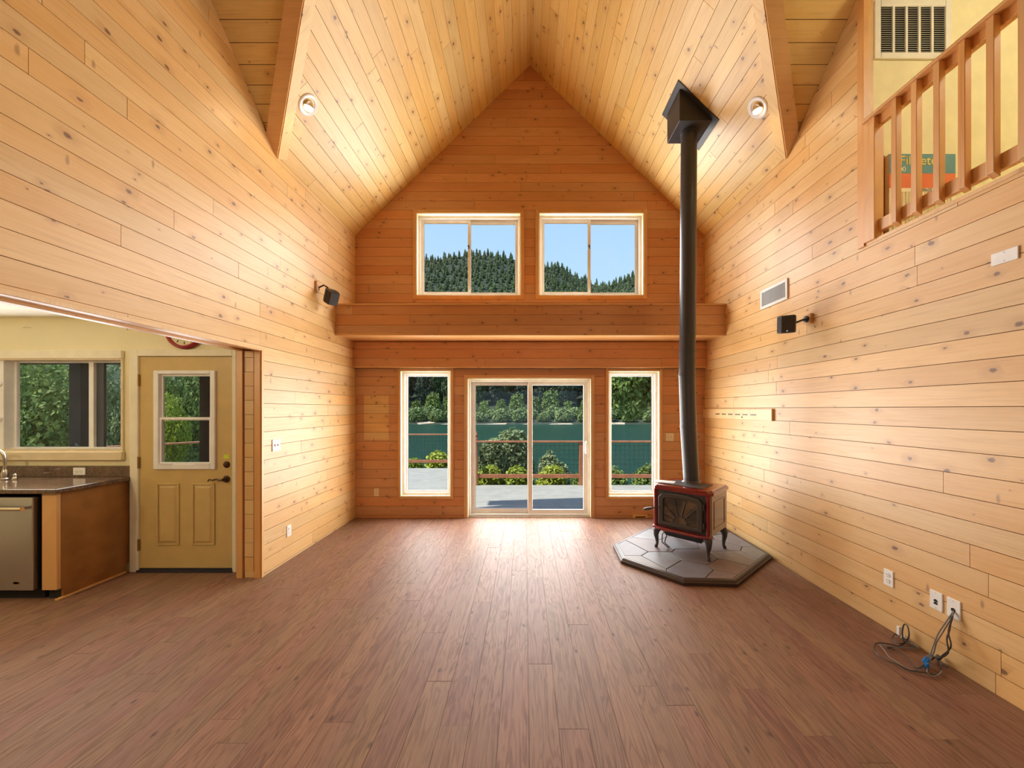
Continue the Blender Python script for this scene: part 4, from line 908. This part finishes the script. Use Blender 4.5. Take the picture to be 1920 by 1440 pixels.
# ------------------------------------------------------------------ lake, banks, hill
gm = []; gf_ = []
def terr(name, xs, ys, fz, material, lab, cat):
    v = [(x, y, fz(x, y)) for y in ys for x in xs]; n = len(xs)
    f = [(j * n + i, j * n + i + 1, (j + 1) * n + i + 1, (j + 1) * n + i) for j in range(len(ys) - 1) for i in range(n - 1)]
    o = MB().add(v, f).build(name, material, smooth=True); return struct(o, lab, cat)
WZ = -3.0
def bank_z(y): return -.75 - max(0, y - 11) * .22
terr('ground', [-60 + 3 * i for i in range(41)], [-40, -20, -5, 3, 6, 9, 11, 12, 15, 18, 21, 25], lambda x, y: bank_z(y), 'soil', 'grassy bank below the deck', 'ground')
struct(MB().box(-900, 10, WZ - .5, 900, 113, WZ).build('lake', 'water'), 'dark green rippled lake', 'water')
crest = [(-700, 60), (-300, 95), (-160, 116), (-80, 115), (-55, 119), (-34, 121), (-9, 117), (15, 110), (28, 111), (40, 103), (52, 97), (64, 94), (76, 98), (90, 106), (140, 112), (260, 105), (700, 60)]
crest = [(a, b + 5.) for a, b in crest]
def hz(x):
    for (a, za), (b, zb) in zip(crest, crest[1:]):
        if a <= x <= b: return za + (zb - za) * (x - a) / (b - a)
    return 60
YH = 300
def far_z(x, y):
    if y < 112: return WZ - .6
    if y < 125: return WZ + (y - 112) * .18
    xc = x * YH / max(y, 160); H = hz(xc); t = (y - 125) / (YH - 125)
    if t <= 1: return -.7 + (H + .7) * (t ** 1.15)
    return H * max(.2, 1 - (t - 1) * .8)
terr('far_bank', [-420 + 14 * i for i in range(61)], [108, 112, 116, 125, 140, 160, 180, 200, 220, 240, 260, 280, 300, 330, 380], far_z, 'undergrowth', 'wooded hill across the lake', 'hill')
sb = MB(); xs = [-200 + 4 * i for i in range(101)]; rgs = random.Random(4)
v = []
for x in xs: v += [(x, 112.2 + rgs.uniform(-.6, .6), WZ + .02), (x, 116, WZ + .7 + rgs.uniform(-.1, .1))]
sb.add(v, [(2 * i, 2 * i + 2, 2 * i + 3, 2 * i + 1) for i in range(100)]); struct(sb.build('shore', 'shore'), 'pale strip of shore across the lake', 'shore')

def conifer(seed, n=7, spikes=10):
    rg = random.Random(seed); mb = MB()
    mb.tube([(0, 0, 0), (0, 0, .5), (0, 0, .95)], [.02, .014, .004], 5)
    for k in range(n):
        z = .08 + .86 * k / n; r = (.23 * (1 - (k / n) ** 2.2) ** .9 + .018) * rg.uniform(.8, 1.2); zt = z + .22 * (1 - .4 * k / n)
        vs = [(0, 0, min(zt, 1.0))]; m = spikes
        for j in range(2 * m):
            a = math.pi * j / m + k; rr = r * (rg.uniform(.7, 1.2) if j % 2 == 0 else rg.uniform(.5, .8)); vs.append((rr * math.cos(a), rr * math.sin(a), z + rg.uniform(-.03, .02) - (.03 if j % 2 == 0 else -.02)))
        mb.add(vs, [(0, 1 + j, 1 + (j + 1) % (2 * m)) for j in range(2 * m)])
    return mb
def mesh_of(mb, name, material, smooth=False):
    me = bpy.data.meshes.new(name); me.from_pydata(mb.v, [], mb.f); me.update(); me.materials.append(MATS[material]); return me
con = [mesh_of(conifer(s), 'conifer_tree', 'conifer') for s in (1, 2, 3)]
cmb = [conifer(s, 6, 7) for s in (5, 6)]
def scatter(rg, n, dmin, pick, tries=60000):      # points at least dmin apart
    cell = {}; out = []; t = 0
    while len(out) < n and t < tries:
        t += 1; x, y = pick(rg); i, j = int(x // dmin), int(y // dmin)
        if all((x - a) ** 2 + (y - b) ** 2 >= dmin * dmin for u in (-1, 0, 1) for v in (-1, 0, 1) for a, b in cell.get((i + u, j + v), ())):
            cell.setdefault((i, j), []).append((x, y)); out.append((x, y))
    return out
def hill_pt(rg):
    y = rg.uniform(159, 306); return rg.uniform(-.62, .62) * y, y
rg = random.Random(77); cand = [(x, y, rg.choice((5.2, 5.8, 6.2, 6.6, 7, 7.6, 8.6))) for x, y in scatter(rg, 4000, 3.9, hill_pt)]
near, rest = [], []
for (x, y, h) in cand:
    z = far_z(x, y); u = CX + x / y * FPX; vt_ = CY - (z + h - EYE) / y * FPX
    inwin = (783 < u < 980 or 1008 < u < 1210) and 410 < vt_ < 556
    (near if inwin else rest).append((x, y, z, h, vt_))
near.sort(key=lambda q: q[4]); extra = near[290:]; near = near[:290]
for x, y, z, h, _ in near:
    o = bpy.data.objects.new('conifer_tree', rg.choice(con)); COL.objects.link(o); o.location = (x, y, z - .3); s = h; w_ = min(6.2, 1.0 * s); o.scale = (w_ * rg.uniform(.9, 1), w_ * rg.uniform(.9, 1), s); o.rotation_euler = (0, 0, rg.uniform(0, 6))
    k_ = 0 if x / y * YH < 2 else 1 if x / y * YH < 58 else 2
    tag(o, ('dark green conifer on the high rounded hilltop across lake', 'dark green conifer on the falling shoulder of the far hill', 'dark green conifer on the low saddle rising beyond the hill')[k_], 'tree', ('conifers on the hilltop', 'conifers on the hill shoulder', 'conifers on the low saddle')[k_])
import numpy as np
def joined(items, protos, name, material):
    V, F, k = [], [], 0
    for x, y, z, h, _ in items:
        p = protos[rg.randrange(len(protos))]; a = rg.uniform(0, 6); w_ = min(6.2, 1.0 * h); c, s = math.cos(a) * w_, math.sin(a) * w_
        V += [(x + c * q[0] - s * q[1], y + s * q[0] + c * q[1], z - .3 + h * q[2]) for q in p.v]; F += [tuple(i + k for i in f) for f in p.f]; k += len(p.v)
    me = bpy.data.meshes.new(name); me.from_pydata(V, [], F); me.update(); me.materials.append(MATS[material]); o = bpy.data.objects.new(name, me); COL.objects.link(o); return o
rest = rest + extra
fo = joined(rest, cmb, 'forest', 'conifer'); fo['kind'] = 'stuff'; tag(fo, 'dense conifer forest covering the rest of the far hill', 'forest')

def leafy(seed, blobs, n, size, stems=0, asp=.55):
    rg = random.Random(seed); V, F = [], []
    wts = [b[3] * b[4] * b[5] for b in blobs]
    for i in range(n):
        b = rg.choices(blobs, wts)[0]
        while True:
            d = Vector((rg.gauss(0, 1), rg.gauss(0, 1), rg.gauss(0, 1)))
            if d.length > .1: break
        d.normalize(); r = rg.uniform(.55, 1.04) ** .6 * (1 + .12 * math.sin(7 * d.x + 5 * d.y + seed) * math.cos(6 * d.z))
        p = Vector((b[0] + d.x * r * b[3], b[1] + d.y * r * b[4], b[2] + d.z * r * b[5]))
        nrm = (d * .8 + Vector((rg.uniform(-1, 1), rg.uniform(-1, 1), rg.uniform(-.3, 1)))).normalized()
        t = nrm.orthogonal(); t.rotate(Matrix.Rotation(rg.uniform(0, 6.28), 3, nrm)); q = nrm.cross(t); s = size * rg.uniform(.6, 1.35)
        k = len(V); V += [tuple(p - t * s * .5), tuple(p + q * s * asp * .5 + nrm * s * .08), tuple(p + t * s * .5), tuple(p - q * s * asp * .5 + nrm * s * .08)]; F.append((k, k + 1, k + 2, k + 3))
    mb = MB(); mb.v = V; mb.f = F; return mb
def plant(name, label, cat, loc, foliage, material, stems, group=None, scale=1., rz=0, wide=1.):
    o = thing(name, label, cat, loc, rz, group); o.scale = (scale * wide, scale * wide, scale)
    f = bpy.data.objects.new('foliage', foliage); COL.objects.link(f); f.parent = o
    m = MB()
    for s in stems: m.tube(s[0], s[1], 6)
    m.build('trunk', 'bark', o, smooth=True); return o
# far bank: rounded bushes in front, tall dark trees behind
bush_m = [mesh_of(leafy(60 + k, [(0, 0, 1.6, 2.0, 1.7, 1.5), (1.0, .2, 1.2, 1.3, 1.2, 1.1), (-1.1, 0, 1.1, 1.3, 1.2, 1.0), (.2, 0, 2.5, 1.1, 1.0, .9)], 900, .50), 'foliage', 'leaf_bank') for k in range(3)]
tree_m = [mesh_of(leafy(70 + k, [(0, 0, 7, 2.6, 2.6, 3.6), (1.4, 0, 5, 2.2, 2.0, 2.4), (-1.5, 0, 5.2, 2.1, 2.0, 2.4), (0, 0, 10.5, 1.6, 1.6, 2.4), (0, 0, 3.0, 2.3, 2.1, 1.8)], 1500, .72), 'foliage', ['leaf_navy', 'leaf_dark', 'leaf_navy'][k]) for k in range(3)]
tree_l = mesh_of(leafy(80, [(0, 0, 4.4, 2.5, 1.9, 2.6), (1.3, 0, 3.0, 1.8, 1.7, 1.9), (-1.3, .1, 3.4, 1.8, 1.7, 2.1), (-.6, 0, 6.2, 1.7, 1.5, 1.6), (.8, 0, 5.7, 1.5, 1.4, 1.5)], 1500, .55), 'foliage', 'leaf_mid')
rg = random.Random(5)
for k in range(25):      # the hedge of bushes: two staggered lines, neighbours just touching
    plant('bank_bush', 'rounded light green bush at the water edge across lake', 'bush', (-34 + 3.3 * k + rg.uniform(-.25, .25), (116.0, 120.4)[k % 2] + rg.uniform(-.15, .15), (WZ + .5, WZ + 1.1)[k % 2]), rg.choice(bush_m), None, [([(0, 0, 0), (0, 0, 1.4)], [.12, .06])], 'bushes along the far shore', rg.uniform(.95, 1.45), rg.choice((0, math.pi)) + rg.uniform(-.2, .2), .92)
for k in range(15):
    plant('bank_tree', 'mid green leafy tree behind the shore bushes', 'tree', (-37 + 5.7 * k + rg.uniform(-.4, .4), 125.6 + rg.uniform(-.5, .5), -1.2), tree_l, None, [([(0, 0, 0), (0, 0, 4)], [.2, .1])], 'leafy trees on the far bank', (.78, 1.08, .9, 1.2, .7)[k % 5] * rg.uniform(.95, 1.05), rg.choice((0, math.pi)), .86)
for x, yy in scatter(rg, 62, 5.3, lambda r: (r.uniform(-50, 54), r.uniform(131.2, 153.5)), 400000):
    plant('bank_tree', 'tall dark tree in the shaded wood across lake', 'tree', (x, yy, far_z(x, yy) - .6), rg.choice(tree_m), None, [([(0, 0, 0), (0, 0, 7)], [.3, .12])], 'dark trees on the far bank', rg.uniform(1.1, 1.5), rg.choice((0, math.pi)), .62)
# near bushes
stm = [([(0, 0, -.6), (.05, 0, .5), (.2, .05, 1.5)], [.04, .03, .012]), ([(0, 0, -.6), (-.2, 0, .4), (-.5, .05, 1.0)], [.035, .025, .01]), ([(0, 0, -.6), (.3, 0, .3), (.8, .05, .8)], [.035, .025, .01])]
def at(px, py, d): return ((px - CX) / FPX * d, d, EYE - (py - CY) / FPX * d)
def stems(h, k=3): return [([(0, 0, -.15), (.04 * q, 0, h * .35), (.12 * q, .02, h * .75)], [.03, .02, .008]) for q in range(-(k // 2), k // 2 + 1)]
nA = mesh_of(leafy(90, [(0, 0, .72, .73, .38, .68), (.0, 0, 1.15, .70, .36, .48), (.12, 0, 1.52, .42, .30, .30)], 6200, .085), 'foliage', 'leaf_pale')
nB = mesh_of(leafy(89, [(-.15, 0, .62, .30, .25, .56), (.18, 0, .44, .28, .24, .42)], 2800, .08), 'foliage', 'leaf_pale')
nC = mesh_of(leafy(88, [(0, 0, .72, .40, .22, .68), (.0, 0, 1.2, .36, .21, .38)], 3400, .08), 'foliage', 'leaf_pale')
low_m = {m: mesh_of(leafy(91 + q, [(0, 0, .46, .37, .26, .46), (.06, 0, .72, .27, .22, .28)], 2200, .075), 'foliage', m) for q, m in enumerate(('leaf_lime', 'leaf_mid'))}
def shrub(label, x, y, me, h, group=None, scale=1., rz=0.): plant('shrub', label, 'bush', (x, y, bank_z(y)), me, None, stems(h), group, scale, rz)
shrub('pale green leafy shrub rising behind the deck railing', -.47, 10.5, nA, 1.6)
shrub('pale green spreading shrub behind the sliding door railing', .80, 10.2, nB, .8)
shrub('wide pale green shrub filling the view behind the corner of deck railing', -.86, 9.76, nC, 1.2)
for i in range(3): shrub('low lime green shrub under the pale shrub behind the railing', -.93 + .78 * i, 9.19, low_m['leaf_lime'], .6, 'low lime shrubs behind the railing', (1, .97, 1)[i], math.pi * (i % 2))
for i in range(3): shrub('low yellow-green shrub beyond the outer deck railing', -3.55 + .86 * i, 11.75, low_m['leaf_lime'], .6, 'low shrubs beyond the outer railing', (1., 1.22, 1.05)[i], math.pi * (i % 2))
for i in range(4): shrub('low dark green shrub behind the railing near the stove window', 1.44 + .79 * i, 9.3, low_m['leaf_mid'], .6, 'low dark shrubs behind the railing', (.86, .92, .99, .94)[i], math.pi * (i % 2))
lt = mesh_of(leafy(93, [(0, 0, 3.4, 1.4, 1.2, 1.2), (-.9, 0, 2.7, 1.0, .9, 1.0), (-.6, 0, 1.7, .7, .7, .8), (.8, 0, 2.6, 1.1, 1.0, 1.0), (.2, 0, 4.4, 1.2, 1.1, .9)], 6200, .19), 'foliage', 'leaf_mid')
plant('lakeside_tree', 'leafy green tree hanging over the lake outside stove-side window', 'tree', (at(1206, 790, 15)[0], 15, at(1206, 790, 15)[2] - .7), lt, None, [([(.9, 0, -4), (.7, 0, 0), (.3, 0, 2.5), (0, 0, 4)], [.16, .13, .09, .03])], None, .85)
# greenery outside the kitchen
kb = [mesh_of(leafy(95 + k, [(0, 0, 1.2, 1.5, 1.0, 1.2), (.9, 0, 2.2, 1.1, .9, 1.0), (-1.0, .1, 2.0, 1.1, .9, 1.0), (.1, 0, 3.0, 1.0, .9, .8)], 9000, .105, asp=.6), 'foliage', ['leaf_mid', 'leaf_pale', 'leaf_lime'][k]) for k in range(3)]
for (px, d, s, wd, k, lab) in ((60, 7.6, .92, .70, 0, 'dense green bush outside the kitchen window beside porch post'), (225, 9.6, 1.0, .45, 1, 'pale green bush outside the narrow kitchen window light'), (-215, 7.7, .9, .72, 0, 'dense green bush outside the outer kitchen window light'),
                             (58, 11.2, 1.15, .68, 0, 'tall green bush behind the kitchen porch'), (335, 13.2, 1.28, .55, 0, 'green bush outside the kitchen door glass'), (312, 11.2, .76, .46, 2, 'bright lime green bush outside the kitchen door glass'), (385, 15.4, 1.4, .55, 1, 'pale bush beyond the kitchen door railing')):
    plant('porch_bush', lab, 'bush', (at(px, 767, d)[0], d, bank_z(d)), kb[k], None, stm, None, s, math.pi * (k % 2), wd)
